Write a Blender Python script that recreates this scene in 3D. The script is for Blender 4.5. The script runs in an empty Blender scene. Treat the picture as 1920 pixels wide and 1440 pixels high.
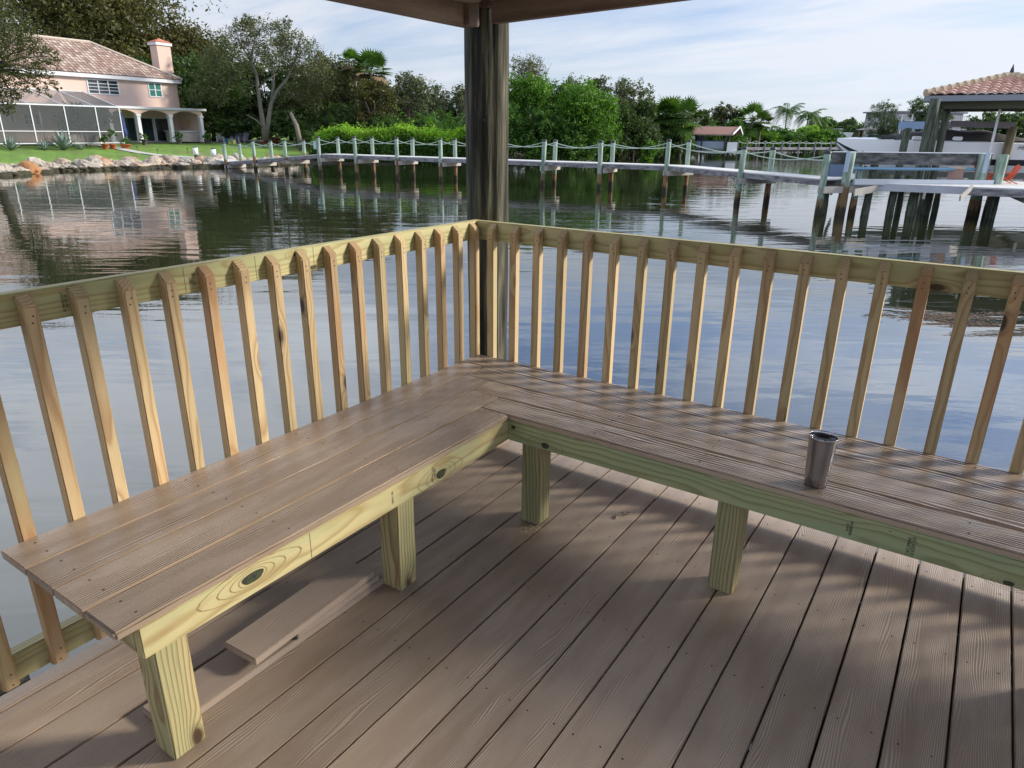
import bpy, bmesh, math, random
import numpy as np
from mathutils import Vector, Matrix
random.seed(7); RNG = np.random.default_rng(11)
S = bpy.context.scene; C = S.collection
rad = math.radians
# ------------------------------------------------------------------ camera
CP = Vector((2.0189, -2.715, 1.5619)); YAW, PIT, ROL, FPX = 2.1593, -0.3503, 0.0121, 1294.66
_f = Vector((math.cos(PIT)*math.cos(YAW), math.cos(PIT)*math.sin(YAW), math.sin(PIT)))
_r = Vector((math.sin(YAW), -math.cos(YAW), 0)); _u = _r.cross(_f)
_r2 = _r*math.cos(ROL)+_u*math.sin(ROL); _u2 = -_r*math.sin(ROL)+_u*math.cos(ROL)
cam = bpy.data.cameras.new('camera'); camo = bpy.data.objects.new('camera', cam); C.objects.link(camo)
M = Matrix((_r2, _u2, -_f)).transposed().to_4x4(); M.translation = CP
camo.matrix_world = M
cam.sensor_width = 36; cam.lens = 36*FPX/1920; cam.clip_end = 6000; cam.clip_start = .05
S.camera = camo
# ------------------------------------------------------------------ sun, sky
SUNV = Vector((.80, .74, .47)).normalized()
SUN_EL = math.asin(SUNV.z); SUN_AZ = math.atan2(SUNV.y, SUNV.x)
sl = bpy.data.lights.new('sun', 'SUN'); sl.energy = 3.3; sl.angle = rad(9); sl.color = (1, .93, .82)
so = bpy.data.objects.new('sun', sl); C.objects.link(so); so.rotation_euler = SUNV.to_track_quat('Z', 'Y').to_euler()
S.view_settings.view_transform = 'Standard'; S.view_settings.look = 'None'
S.view_settings.exposure = 0.72; S.view_settings.gamma = 1
W = bpy.data.worlds.new('World'); S.world = W; W.use_nodes = True
class NT:
    def __init__(s, tree): s.t = tree; s.n = tree.nodes; s.l = tree.links
    def node(s, typ, **kw):
        n = s.n.new(typ)
        for k, v in kw.items():
            if k.startswith('i_'):
                k = k[2:]; k = int(k) if k.isdigit() else k
                s.set(n.inputs[k], v)
            else: setattr(n, k, v)
        return n
    def set(s, inp, v):
        if isinstance(v, bpy.types.NodeSocket): s.l.new(v, inp)
        else: inp.default_value = v
    def math(s, op, a, b=0.0, c=0.0, clamp=False):
        n = s.n.new('ShaderNodeMath'); n.operation = op; n.use_clamp = clamp
        for i, v in enumerate((a, b, c)): s.set(n.inputs[i], v)
        return n.outputs[0]
    def mix(s, fac, a, b, blend='MIX'):
        n = s.n.new('ShaderNodeMix'); n.data_type = 'RGBA'; n.blend_type = blend
        s.set(n.inputs[0], fac); s.set(n.inputs[6], a if not isinstance(a, tuple) else (*a, 1)[:4]); s.set(n.inputs[7], b if not isinstance(b, tuple) else (*b, 1)[:4])
        return n.outputs[2]
    def ramp(s, fac, pts, interp='LINEAR'):
        n = s.n.new('ShaderNodeValToRGB'); e = n.color_ramp.elements; n.color_ramp.interpolation = interp
        while len(e) < len(pts): e.new(.5)
        for i, (p, c) in enumerate(pts):
            e[i].position = p; e[i].color = (*c, 1) if isinstance(c, tuple) else (c, c, c, 1)
        s.set(n.inputs[0], fac); return n.outputs[0]
    def noise(s, vec, scale=1, detail=3, rough=.5, dist=0, dim='3D'):
        n = s.n.new('ShaderNodeTexNoise'); n.noise_dimensions = dim
        s.set(n.inputs['Vector'], vec); n.inputs['Scale'].default_value = scale; n.inputs['Detail'].default_value = detail
        n.inputs['Roughness'].default_value = rough; n.inputs['Distortion'].default_value = dist
        return n.outputs[0]
    def vmath(s, op, a, b=(0, 0, 0)):
        n = s.n.new('ShaderNodeVectorMath'); n.operation = op; s.set(n.inputs[0], a); s.set(n.inputs[1], b); return n.outputs[0]
    def sep(s, v):
        n = s.n.new('ShaderNodeSeparateXYZ'); s.set(n.inputs[0], v); return n.outputs
    def comb(s, x, y, z):
        n = s.n.new('ShaderNodeCombineXYZ'); s.set(n.inputs[0], x); s.set(n.inputs[1], y); s.set(n.inputs[2], z); return n.outputs[0]
w = NT(W.node_tree); w.n.clear()
tc = w.node('ShaderNodeTexCoord')
sky = w.node('ShaderNodeTexSky', sky_type='NISHITA', sun_disc=False, sun_elevation=SUN_EL, sun_rotation=math.pi/2-SUN_AZ, air_density=1.0, dust_density=.6, ozone_density=2.2)
sp = w.sep(tc.outputs['Generated'])
zc = w.math('ADD', w.math('MAXIMUM', sp[2], 0), .16)
pl = w.comb(w.math('DIVIDE', sp[0], zc), w.math('DIVIDE', sp[1], zc), 0)
mp = w.node('ShaderNodeMapping', i_Vector=pl); mp.inputs['Rotation'].default_value = (0, 0, rad(25)); mp.inputs['Scale'].default_value = (.42, 1.0, 1)
n1 = w.noise(mp.outputs[0], .95, 7, .58, .5)
n2 = w.noise(mp.outputs[0], 3.1, 6, .6, .3)
cl = w.math('ADD', w.math('MULTIPLY', n1, .72), w.math('MULTIPLY', n2, .28))
cm = w.ramp(cl, [(.40, .12), (.48, .55), (.56, 1.0)])
hz = w.math('MULTIPLY', w.math('SUBTRACT', 1, w.math('DIVIDE', sp[2], .30), clamp=True), .55)
cf = w.math('ADD', w.math('MULTIPLY', cm, w.math('SUBTRACT', 1, hz)), hz, clamp=True)
skc = w.mix(1, sky.outputs[0], (.80, .96, 1.28, 1), 'MULTIPLY')
# cloud white, brighter overhead and toward the sun
sd = w.node('ShaderNodeVectorMath', operation='DOT_PRODUCT'); w.l.new(tc.outputs['Generated'], sd.inputs[0]); sd.inputs[1].default_value = SUNV
cb = w.math('MULTIPLY_ADD', w.math('MAXIMUM', sd.outputs['Value'], 0), 1.4, 6.8)
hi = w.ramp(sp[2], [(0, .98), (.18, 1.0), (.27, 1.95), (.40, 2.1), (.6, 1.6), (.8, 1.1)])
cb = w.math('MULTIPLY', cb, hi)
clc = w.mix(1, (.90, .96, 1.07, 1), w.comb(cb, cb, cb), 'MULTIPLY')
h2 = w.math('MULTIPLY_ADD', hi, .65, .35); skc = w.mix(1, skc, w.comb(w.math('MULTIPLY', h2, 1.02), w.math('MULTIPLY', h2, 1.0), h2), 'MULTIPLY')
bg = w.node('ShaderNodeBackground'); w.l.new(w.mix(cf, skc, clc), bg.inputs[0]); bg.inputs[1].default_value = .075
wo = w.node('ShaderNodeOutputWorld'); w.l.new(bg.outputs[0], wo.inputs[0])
# ------------------------------------------------------------------ pixel -> world helpers (photo is 1920x1440)
def ray(x, y): return _f+(x-960)/FPX*_r2-(y-720)/FPX*_u2
def onz(x, y, z): d = ray(x, y); return CP+d*((z-CP.z)/d.z)
def at(x, y, D): d = ray(x, y); return CP+d*(D/math.hypot(d.x, d.y))
def onplane(x, y, p, n): d = ray(x, y); return CP+d*((p-CP).dot(n)/d.dot(n))
ZW = -1.35
# ------------------------------------------------------------------ object helpers
def T(o, label=None, cat=None, group=None, kind=None):
    for k, v in (('label', label), ('category', cat), ('group', group), ('kind', kind)):
        if v: o[k] = v
    return o
def empty(name, loc=(0, 0, 0), label=None, cat=None, group=None, rz=0):
    o = bpy.data.objects.new(name, None); C.objects.link(o); o.location = loc; o.rotation_euler = (0, 0, rz); o.empty_display_size = .1
    return T(o, label, cat, group)
def par(o, p):
    o.parent = p
    if p is not None: o.matrix_parent_inverse = Matrix.Identity(4)
def link(name, me, mat=None, parent=None, smooth=False):
    o = bpy.data.objects.new(name, me); C.objects.link(o)
    if mat:
        for m_ in (mat if isinstance(mat, (list, tuple)) else [mat]): me.materials.append(m_)
    if smooth: me.polygons.foreach_set('use_smooth', [True]*len(me.polygons))
    if parent: o.parent = parent
    return o
class MB:
    """mesh builder in coordinates local to the parent"""
    def __init__(s): s.v = []; s.f = []; s.mi = []
    def add(s, vs, fs, mi=0):
        o = len(s.v); s.v += [tuple(v) for v in vs]; s.f += [tuple(i+o for i in f) for f in fs]; s.mi += [mi]*len(fs); return s
    def box(s, x0, x1, y0, y1, z0, z1, mi=0, m=None):
        vs = [Vector(v) for v in ((x0, y0, z0), (x1, y0, z0), (x1, y1, z0), (x0, y1, z0), (x0, y0, z1), (x1, y0, z1), (x1, y1, z1), (x0, y1, z1))]
        if m is not None: vs = [m @ v for v in vs]
        return s.add(vs, [(0, 3, 2, 1), (4, 5, 6, 7), (0, 1, 5, 4), (1, 2, 6, 5), (2, 3, 7, 6), (3, 0, 4, 7)], mi)
    def bar(s, a, b, w_, h_, mi=0, up=(0, 0, 1)):
        a, b = Vector(a), Vector(b); d = (b-a); L = d.length; d.normalize(); up = Vector(up)
        if abs(d.dot(up)) > .99: up = Vector((1, 0, 0))
        y = up.cross(d).normalized(); z = d.cross(y)
        m = Matrix((d, y, z)).transposed().to_4x4(); m.translation = a
        return s.box(0, L, -w_/2, w_/2, -h_/2, h_/2, mi, m)
    def tube(s, pts, r, seg=8, mi=0, cap=True):
        pts = [Vector(p) for p in pts]; n = len(pts); rs = r if isinstance(r, (list, tuple)) else [r]*n
        vs = []; ref = None
        for i, p in enumerate(pts):
            d = (pts[min(i+1, n-1)]-pts[max(i-1, 0)]).normalized()
            if ref is None: ref = Vector((0, 0, 1)) if abs(d.z) < .9 else Vector((1, 0, 0))
            y = ref.cross(d).normalized(); z = d.cross(y)
            for k in range(seg):
                a = 2*math.pi*k/seg; vs.append(p+(y*math.cos(a)+z*math.sin(a))*rs[i])
        fs = [(i*seg+k, i*seg+(k+1) % seg, (i+1)*seg+(k+1) % seg, (i+1)*seg+k) for i in range(n-1) for k in range(seg)]
        if cap: fs += [tuple(range(seg))[::-1], tuple((n-1)*seg+k for k in range(seg))]
        return s.add(vs, fs, mi)
    def lathe(s, prof, seg=32, c=(0, 0, 0), mi=0):
        vs = [(c[0]+r*math.cos(2*math.pi*k/seg), c[1]+r*math.sin(2*math.pi*k/seg), c[2]+z) for r, z in prof for k in range(seg)]
        n = len(prof)
        return s.add(vs, [(i*seg+k, i*seg+(k+1) % seg, (i+1)*seg+(k+1) % seg, (i+1)*seg+k) for i in range(n-1) for k in range(seg)], mi)
    def poly(s, pts, mi=0): return s.add(pts, [tuple(range(len(pts)))], mi)
    def prism(s, pts, off, mi=0):
        n = len(pts); off = Vector(off); a = [Vector(p) for p in pts]
        return s.add(a+[p+off for p in a], [tuple(range(n))[::-1], tuple(range(n, 2*n))]+[(i, (i+1) % n, n+(i+1) % n, n+i) for i in range(n)], mi)
    def mesh(s, name):
        me = bpy.data.meshes.new(name); me.from_pydata(s.v, [], s.f); me.polygons.foreach_set('material_index', s.mi); me.update(); return me
    def build(s, name, mat, parent=None, smooth=False, bevel=0, loc=None):
        me = s.mesh(name)
        if bevel:
            bm = bmesh.new(); bm.from_mesh(me); bmesh.ops.bevel(bm, geom=bm.edges[:], offset=bevel, segments=2, affect='EDGES', clamp_overlap=True); bm.to_mesh(me); bm.free()
        o = link(name, me, mat, parent, smooth)
        if loc: o.location = loc
        return o
def lumber(name, a, b, wd, th, mat, parent, up=(0, 0, 1), bevel=.003, extra=None, cut=None):
    """board with its length along local X from a to b (centre line), local Y = width, local Z = thickness (along up)"""
    a, b, up = Vector(a), Vector(b), Vector(up); d = b-a; L = d.length; d.normalize()
    y = up.cross(d).normalized(); z = d.cross(y)
    m = Matrix((d, y, z)).transposed().to_4x4(); m.translation = (a+b)/2
    bm = bmesh.new(); bmesh.ops.create_cube(bm, size=1)
    for v in bm.verts: v.co = Vector((v.co.x*L, v.co.y*wd, v.co.z*th))
    if cut:
        for v in bm.verts: v.co.x += cut(v.co)
    if bevel: bmesh.ops.bevel(bm, geom=bm.edges[:], offset=bevel, segments=2, affect='EDGES')
    me = bpy.data.meshes.new(name); bm.to_mesh(me); bm.free()
    if extra:
        bm = bmesh.new(); bm.from_mesh(me)
        for (x, yy, r) in extra:
            c = m.inverted() @ Vector(x)
            vs = [bm.verts.new((c.x+r*math.cos(k*math.pi/4), c.y+r*math.sin(k*math.pi/4), th/2+.0006)) for k in range(8)]
            f = bm.faces.new(vs); f.material_index = 1
        bm.to_mesh(me); bm.free()
    o = link(name, me, mat, parent); o.matrix_local = m
    return o
def dup(root, M4, label=None):
    r = root.copy(); C.objects.link(r); r.matrix_world = M4
    if label: r['label'] = label
    for ch in root.children:
        c = ch.copy(); C.objects.link(c); c.parent = r
        for g in ch.children:
            d = g.copy(); C.objects.link(d); d.parent = c
    return r
# ------------------------------------------------------------------ materials
def newmat(name):
    m = bpy.data.materials.new(name); m.use_nodes = True; k = NT(m.node_tree); k.n.clear()
    b = k.node('ShaderNodeBsdfPrincipled'); o = k.node('ShaderNodeOutputMaterial'); k.l.new(b.outputs[0], o.inputs[0])
    return m, k, b, o
def simple(name, col, rough=.6, metal=0, var=.0, vscale=3, bump=0, bscale=30, spec=.5):
    m, k, b, o = newmat(name); tcn = k.node('ShaderNodeTexCoord').outputs['Object']
    b.inputs['Roughness'].default_value = rough; b.inputs['Metallic'].default_value = metal
    b.inputs['Specular IOR Level'].default_value = spec
    if var:
        n = k.noise(tcn, vscale, 5, .6); f = k.math('MULTIPLY_ADD', n, 2*var, 1-var)
        k.set(b.inputs['Base Color'], k.mix(1, (*col, 1), k.comb(f, f, f), 'MULTIPLY'))
    else: b.inputs['Base Color'].default_value = (*col, 1)
    if bump:
        bn = k.node('ShaderNodeBump'); bn.inputs['Strength'].default_value = bump; bn.inputs['Distance'].default_value = .02
        k.l.new(k.noise(tcn, bscale, 4), bn.inputs['Height']); k.l.new(bn.outputs[0], b.inputs['Normal'])
    return m
def pine(name, light, dark, green=.3, freq=95, knots=True, huevar=.5, rough=.62, warm=(.46, .20, .075)):
    """solid growth-ring texture; length of the piece is local X"""
    m, k, b, o = newmat(name); oc = k.node('ShaderNodeTexCoord').outputs['Object']
    ri = k.node('ShaderNodeObjectInfo').outputs['Random']
    wn = k.node('ShaderNodeTexWhiteNoise', noise_dimensions='1D'); k.l.new(ri, wn.inputs['W']); rc = k.sep(wn.outputs['Color'])
    off = k.vmath('MULTIPLY', wn.outputs['Color'], (37., 23., 51.))
    P = k.vmath('ADD', oc, off); s = k.sep(oc)
    # knots
    vo = k.node('ShaderNodeTexVoronoi', voronoi_dimensions='3D'); vo.inputs['Scale'].default_value = 1
    k.l.new(k.vmath('MULTIPLY', P, (3.6, 8., 8.)), vo.inputs['Vector'])
    kc = k.sep(vo.outputs['Color']); on = k.math('LESS_THAN', kc[0], .42 if knots else -1)
    kd = vo.outputs['Distance']
    infl = k.math('MULTIPLY', on, k.math('POWER', k.math('SUBTRACT', 1, k.math('MULTIPLY', kd, 2.4), clamp=True), 2))
    wob = k.noise(k.vmath('MULTIPLY', P, (1.1, 3.5, 3.5)), 1, 3, .55)
    wob2 = k.noise(k.vmath('MULTIPLY', P, (5, 12, 12)), 1, 2)
    cy = k.math('MULTIPLY_ADD', rc[0], .10, -.05); cz = k.math('MULTIPLY_ADD', rc[1], -.09, -.035)
    yy = k.math('POWER', k.math('SUBTRACT', s[1], cy), 2); zz = k.math('POWER', k.math('SUBTRACT', s[2], cz), 2)
    r = k.math('SQRT', k.math('ADD', yy, zz))
    v = k.math('ADD', k.math('MULTIPLY', r, freq), k.math('MULTIPLY', wob, 6.5))
    v = k.math('ADD', v, k.math('ADD', k.math('MULTIPLY', wob2, .5), k.math('MULTIPLY', infl, 3.2)))
    fr = k.math('FRACT', v); late = k.ramp(fr, [(0, .35), (.12, 0), (.55, .12), (.9, 1), (1, .5)])
    fib = k.noise(k.vmath('MULTIPLY', P, (14, 420, 420)), 1, 2)
    big = k.noise(k.vmath('MULTIPLY', P, (1.3, 9, 9)), 1, 3)
    lt = k.mix(k.ramp(big, [(.40, 0.), (.66, 1.)]), light, green if isinstance(green, tuple) else tuple(c*.8 for c in light))
    col = k.mix(k.math('MULTIPLY', late, .8), lt, dark)
    wm = k.math('MULTIPLY', k.math('POWER', rc[2], 3), huevar); wm = k.math('MULTIPLY', wm, k.ramp(k.noise(k.vmath('MULTIPLY', P, (2.2, 5, 5)), 1, 2), [(.4, .3), (.6, 1.)]))
    col = k.mix(wm, col, warm)
    f = k.math('MULTIPLY_ADD', fib, .34, .83); f = k.math('MULTIPLY', f, k.math('MULTIPLY_ADD', rc[0], .3, .86))
    col = k.mix(1, col, k.comb(f, f, f), 'MULTIPLY')
    kk = k.math('MULTIPLY', on, k.ramp(kd, [(.0, 1.), (.085, .95), (.12, .45), (.2, .0)])); col = k.mix(kk, col, (.055, .028, .012))
    k.set(b.inputs['Base Color'], col); b.inputs['Roughness'].default_value = rough
    bn = k.node('ShaderNodeBump'); bn.inputs['Strength'].default_value = .25; bn.inputs['Distance'].default_value = .002
    k.l.new(k.math('ADD', late, k.math('MULTIPLY', fib, .6)), bn.inputs['Height']); k.l.new(bn.outputs[0], b.inputs['Normal'])
    return m
def composite(name, base, dk, lt, rough, lines=70, amp=9, gloss=False, lstr=.6):
    """embossed wood-plastic board, length local X, width local Y"""
    m, k, b, o = newmat(name); oc = k.node('ShaderNodeTexCoord').outputs['Object']
    wn = k.node('ShaderNodeTexWhiteNoise', noise_dimensions='1D'); k.l.new(k.node('ShaderNodeObjectInfo').outputs['Random'], wn.inputs['W'])
    rc = k.sep(wn.outputs['Color'])
    P = k.vmath('ADD', oc, k.vmath('MULTIPLY', wn.outputs['Color'], (41., 29., 17.))); s = k.sep(oc)
    nz = k.noise(k.vmath('MULTIPLY', P, (1.25, 8, 1)), 1, 2, .45); nz2 = k.noise(k.vmath('MULTIPLY', P, (9, 40, 1)), 1, 3)
    v = k.math('ADD', k.math('MULTIPLY', s[1], lines), k.math('ADD', k.math('MULTIPLY', nz, amp), k.math('MULTIPLY', nz2, .5)))
    ln = k.ramp(k.math('PINGPONG', v, .5), [(0, 1.), (.24, .85), (.36, 0.), (1, 0.)] if gloss else [(0, 1.), (.16, .75), (.34, 0.), (1, 0.)])
    msk = k.ramp(k.noise(k.vmath('MULTIPLY', P, (3, 16, 1)), 1, 3), [(.38, .22 if not gloss else .45), (.58, 1.)])
    ln = k.math('MULTIPLY', k.math('MULTIPLY', ln, msk), k.math('GREATER_THAN', k.sep(k.node('ShaderNodeNewGeometry').outputs['Normal'])[2], .7))
    gr = k.noise(P, 420, 2); bl = k.noise(k.vmath('MULTIPLY', P, (1.2, 3, 1)), 1, 4, .6)
    col = k.mix(k.ramp(bl, [(.35, 0.), (.68, 1.)]), base, dk); col = k.mix(k.math('MULTIPLY', ln, lstr), col, lt)
    f = k.math('MULTIPLY', k.math('MULTIPLY_ADD', gr, .45, .78), k.math('MULTIPLY_ADD', rc[0], .22, .89)); col = k.mix(1, col, k.comb(f, f, f), 'MULTIPLY')
    k.set(b.inputs['Base Color'], col)
    if gloss: k.set(b.inputs['Roughness'], k.math('ADD', k.math('MULTIPLY', ln, .5), k.math('MULTIPLY_ADD', k.noise(k.vmath('MULTIPLY', P, (3, 30, 1)), 1, 3), .5, rough-.28))); k.set(b.inputs['Specular IOR Level'], k.math('MULTIPLY_ADD', ln, -.95, 1.0))
    else: b.inputs['Roughness'].default_value = rough
    bn = k.node('ShaderNodeBump'); bn.inputs['Strength'].default_value = .55 if gloss else .4; bn.inputs['Distance'].default_value = .0022
    k.l.new(k.math('ADD', k.math('MULTIPLY', ln, -1. if gloss else .8), k.math('MULTIPLY', gr, .25)), bn.inputs['Height']); k.l.new(bn.outputs[0], b.inputs['Normal'])
    return m
def leafmat(name, c1, c2, c3, trans=.35, rough=.55, ns=.35):
    m, k, b, o = newmat(name)
    g = k.node('ShaderNodeNewGeometry'); oc = k.node('ShaderNodeTexCoord').outputs['Object']
    c = k.ramp(g.outputs['Random Per Island'], [(0, c1), (.5, c2), (1, c3)])
    n = k.noise(oc, ns, 3); f = k.math('MULTIPLY_ADD', n, 1.1, .45)
    c = k.mix(1, c, k.comb(f, f, k.math('MULTIPLY', f, .9)), 'MULTIPLY')
    b.inputs['Roughness'].default_value = rough; b.inputs['Specular IOR Level'].default_value = .35; k.set(b.inputs['Base Color'], c)
    t = k.node('ShaderNodeBsdfTranslucent'); k.l.new(k.mix(1, c, (1.3, 1.35, .6, 1), 'MULTIPLY'), t.inputs[0])
    mx = k.node('ShaderNodeMixShader'); mx.inputs[0].default_value = trans; k.l.new(b.outputs[0], mx.inputs[1]); k.l.new(t.outputs[0], mx.inputs[2]); k.l.new(mx.outputs[0], o.inputs[0])
    return m
def stain(name, cols, sc=(1, 1, 1), scale=3, rough=.75, bump=.4, bs=(30, 30, 4)):
    m, k, b, o = newmat(name); oc = k.node('ShaderNodeTexCoord').outputs['Object']
    wn = k.node('ShaderNodeTexWhiteNoise', noise_dimensions='1D'); k.l.new(k.node('ShaderNodeObjectInfo').outputs['Random'], wn.inputs['W'])
    P = k.vmath('ADD', oc, k.vmath('MULTIPLY', wn.outputs['Color'], (9., 9., 9.)))
    n = k.noise(k.vmath('MULTIPLY', P, sc), scale, 6, .62)
    k.set(b.inputs['Base Color'], k.ramp(n, cols)); b.inputs['Roughness'].default_value = rough
    bn = k.node('ShaderNodeBump'); bn.inputs['Strength'].default_value = bump; bn.inputs['Distance'].default_value = .01
    k.l.new(k.noise(k.vmath('MULTIPLY', P, bs), 1, 4), bn.inputs['Height']); k.l.new(bn.outputs[0], b.inputs['Normal'])
    return m
M_pine = pine('treated_pine', (.55, .415, .225), (.33, .19, .085), green=(.43, .365, .19), freq=120, huevar=.6, warm=(.38, .18, .075))
M_leg = pine('post_pine', (.43, .375, .19), (.17, .095, .035), green=(.30, .32, .16), freq=75, huevar=.2)
M_fasL = pine('pale_pine', (.46, .40, .20), (.29, .20, .075), green=(.37, .38, .20), freq=85, huevar=.05, knots=False)
M_fasR = pine('green_pine', (.42, .435, .225), (.21, .22, .085), green=(.34, .41, .22), freq=90, huevar=.05, knots=False)
M_rail = pine('rail_pine', (.47, .42, .21), (.29, .215, .085), green=(.37, .38, .18), freq=120, huevar=.1, knots=True)
M_deck = composite('deck_composite', (.325, .243, .175), (.240, .174, .122), (.56, .465, .37), .42, 175, 17, lstr=.6)
M_seat = composite('seat_composite', (.385, .29, .205), (.305, .222, .15), (.15, .10, .068), .32, 135, 9, gloss=True, lstr=.72)
M_seatR = composite('seat_composite_sheen', (.46, .365, .27), (.36, .27, .19), (.095, .06, .040), .30, 74, 8, gloss=True, lstr=.95)  # lighter ridges, darker grooves: sheen of the right bench put into the colour
M_offc = composite('offcut_composite', (.34, .265, .205), (.27, .205, .16), (.20, .15, .11), .6, 150, 18, lstr=.5)
M_screw = simple('screw_dark', (.02, .015, .012), .5)
M_pile = stain('old_piling', [(.34, (.008, .009, .006)), (.47, (.032, .03, .019)), (.57, (.085, .08, .052)), (.72, (.19, .185, .12))], (9, 9, .8), 2.4, .9, 1.0, (34, 34, 2.5))
M_beam = stain('stained_beam', [(.3, (.13, .085, .06)), (.55, (.26, .18, .13)), (.75, (.38, .28, .20))], (1, 8, 8), 2, .7, .3)
M_soff = simple('soffit', (.34, .29, .24), .7, var=.2)
M_ink = simple('stamp_ink', (.02, .022, .02), .8)
M_white = simple('white_paint', (.84, .85, .86), .4)
M_black = simple('black_plastic', (.012, .012, .014), .35)
# ------------------------------------------------------------------ water, land
def water_mat():
    m, k, b, o = newmat('water'); oc = k.node('ShaderNodeTexCoord').outputs['Object']
    b.inputs['Base Color'].default_value = (.020, .024, .012, 1); b.inputs['Roughness'].default_value = .015; b.inputs['IOR'].default_value = 2.1
    mpn = k.node('ShaderNodeMapping'); k.l.new(oc, mpn.inputs[0]); mpn.inputs['Rotation'].default_value = (0, 0, -(YAW-math.pi/2))
    p = mpn.outputs[0]
    a = k.noise(k.vmath('MULTIPLY', p, (.22, .95, 1)), 1, 2, .5, .6)
    c = k.noise(k.vmath('MULTIPLY', p, (.9, 3.2, 1)), 1, 2, .5, .4)
    d = k.noise(k.vmath('MULTIPLY', p, (5, 9, 1)), 1, 2)
    patch = k.ramp(k.noise(p, .07, 2), [(.38, .35), (.62, 1.)])
    h = k.math('ADD', k.math('MULTIPLY', a, .014), k.math('ADD', k.math('MULTIPLY', k.math('MULTIPLY', c, patch), .0048), k.math('MULTIPLY', d, .0006)))
    bn = k.node('ShaderNodeBump'); bn.inputs['Strength'].default_value = 1; bn.inputs['Distance'].default_value = 1.0
    k.l.new(h, bn.inputs['Height']); k.l.new(bn.outputs[0], b.inputs['Normal'])
    return m
M_water = water_mat()
T(MB().poly([(-3000, -3000, ZW), (3000, -3000, ZW), (3000, 3000, ZW), (-3000, 3000, ZW)]).build('water', M_water), kind='structure')
def grass_mat():
    m, k, b, o = newmat('lawn_grass'); oc = k.node('ShaderNodeTexCoord').outputs['Object']
    n = k.noise(oc, .35, 5, .6); n2 = k.noise(oc, 9, 3)
    c = k.ramp(n, [(.30, (.21, .21, .06)), (.44, (.12, .22, .03)), (.65, (.17, .31, .035))])
    f = k.math('MULTIPLY_ADD', n2, .7, .65); c = k.mix(k.math('LESS_THAN', k.sep(k.node('ShaderNodeNewGeometry').outputs['Position'])[2], -1.02), c, (.06, .05, .03)); k.set(b.inputs['Base Color'], k.mix(1, c, k.comb(f, f, f), 'MULTIPLY')); b.inputs['Roughness'].default_value = .9
    bn = k.node('ShaderNodeBump'); bn.inputs['Strength'].default_value = .8; bn.inputs['Distance'].default_value = .08; k.l.new(k.noise(oc, 14, 3), bn.inputs['Height']); k.l.new(bn.outputs[0], b.inputs['Normal'])
    return m
M_grass = grass_mat(); M_soil = simple('dark_soil', (.045, .036, .022), .95, var=.5, vscale=.8, bump=.6, bscale=3)
# shoreline in photo pixels at water level, then a radial ground sheet behind it
def azD(v): return math.degrees(math.atan2(v.y-CP.y, v.x-CP.x)), math.hypot(v.x-CP.x, v.y-CP.y)
SH = [(195., 60.), (180., 54.)]+[azD(onz(x, y, ZW)) for x, y in [(0, 330), (100, 323), (200, 318), (300, 316), (395, 314), (450, 312.5), (520, 309), (560, 307), (600, 307), (700, 308), (870, 310), (960, 309), (1080, 305), (1125, 299), (1140, 289), (1190, 288), (1260, 288), (1330, 286.5), (1400, 284), (1540, 281)]]
a_, d_ = SH[-1]; SH += [(a_-.4, 180.), (a_-12, 182.), (a_-30, 150.), (a_-60, 120.), (20., 60.), (-20., 60.), (-60., 60.)]
AZ = np.array([a for a, d in SH]); DS = np.array([d for a, d in SH])
def Ds(az): return float(np.interp(-az, -AZ, DS))
def zl(d): return float(np.interp(d, [-1, 0, .8, 3, 10, 20, 32, 80, 400], [-1.9, -1.55, -1.25, -.98, -.55, -.15, .12, .4, 1.0]))
def gz(x, y):
    az = math.degrees(math.atan2(y-CP.y, x-CP.x))
    if az < -165: az += 360
    return zl(math.hypot(x-CP.x, y-CP.y)-Ds(az))
def gpix(x, y, up=0):
    """where the photo's line of sight through a pixel meets the ground"""
    lo, hi = 30., 500.
    for _ in range(50):
        m = (lo+hi)/2; p = at(x, y, m)
        if p.z > gz(p.x, p.y): lo = m
        else: hi = m
    p = at(x, y, lo); p.z = gz(p.x, p.y)+up; return p
def gat(x, D, up=0):
    p = at(x, 250, D); p.z = gz(p.x, p.y)+up; return p
def groundsheet(name, a0, a1, mat, n):
    V = []; F = []; rows = [-1, 0, .8, 1.6, 3, 6, 10, 15, 20, 26, 32, 50, 80, 200, 900]
    for i in range(n+1):
        az = a0+(a1-a0)*i/n; D0 = Ds(az); wv = .35*math.sin(az*7.1)+.25*math.sin(az*17.3)
        for d in rows:
            D = D0+d+wv; V.append((CP.x+D*math.cos(rad(az)), CP.y+D*math.sin(rad(az)), zl(d)))
    R_ = len(rows)
    for i in range(n):
        for j in range(R_-1): F.append((i*R_+j, (i+1)*R_+j, (i+1)*R_+j+1, i*R_+j+1))
    mb = MB(); mb.add(V, F); o = mb.build(name, mat, smooth=True); T(o, kind='structure'); return o
aH = azD(at(575, 250, 60))[0]
groundsheet('lawn', 195, aH, M_grass, 260)
groundsheet('shore_ground', aH, -60, M_soil, 260)
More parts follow.
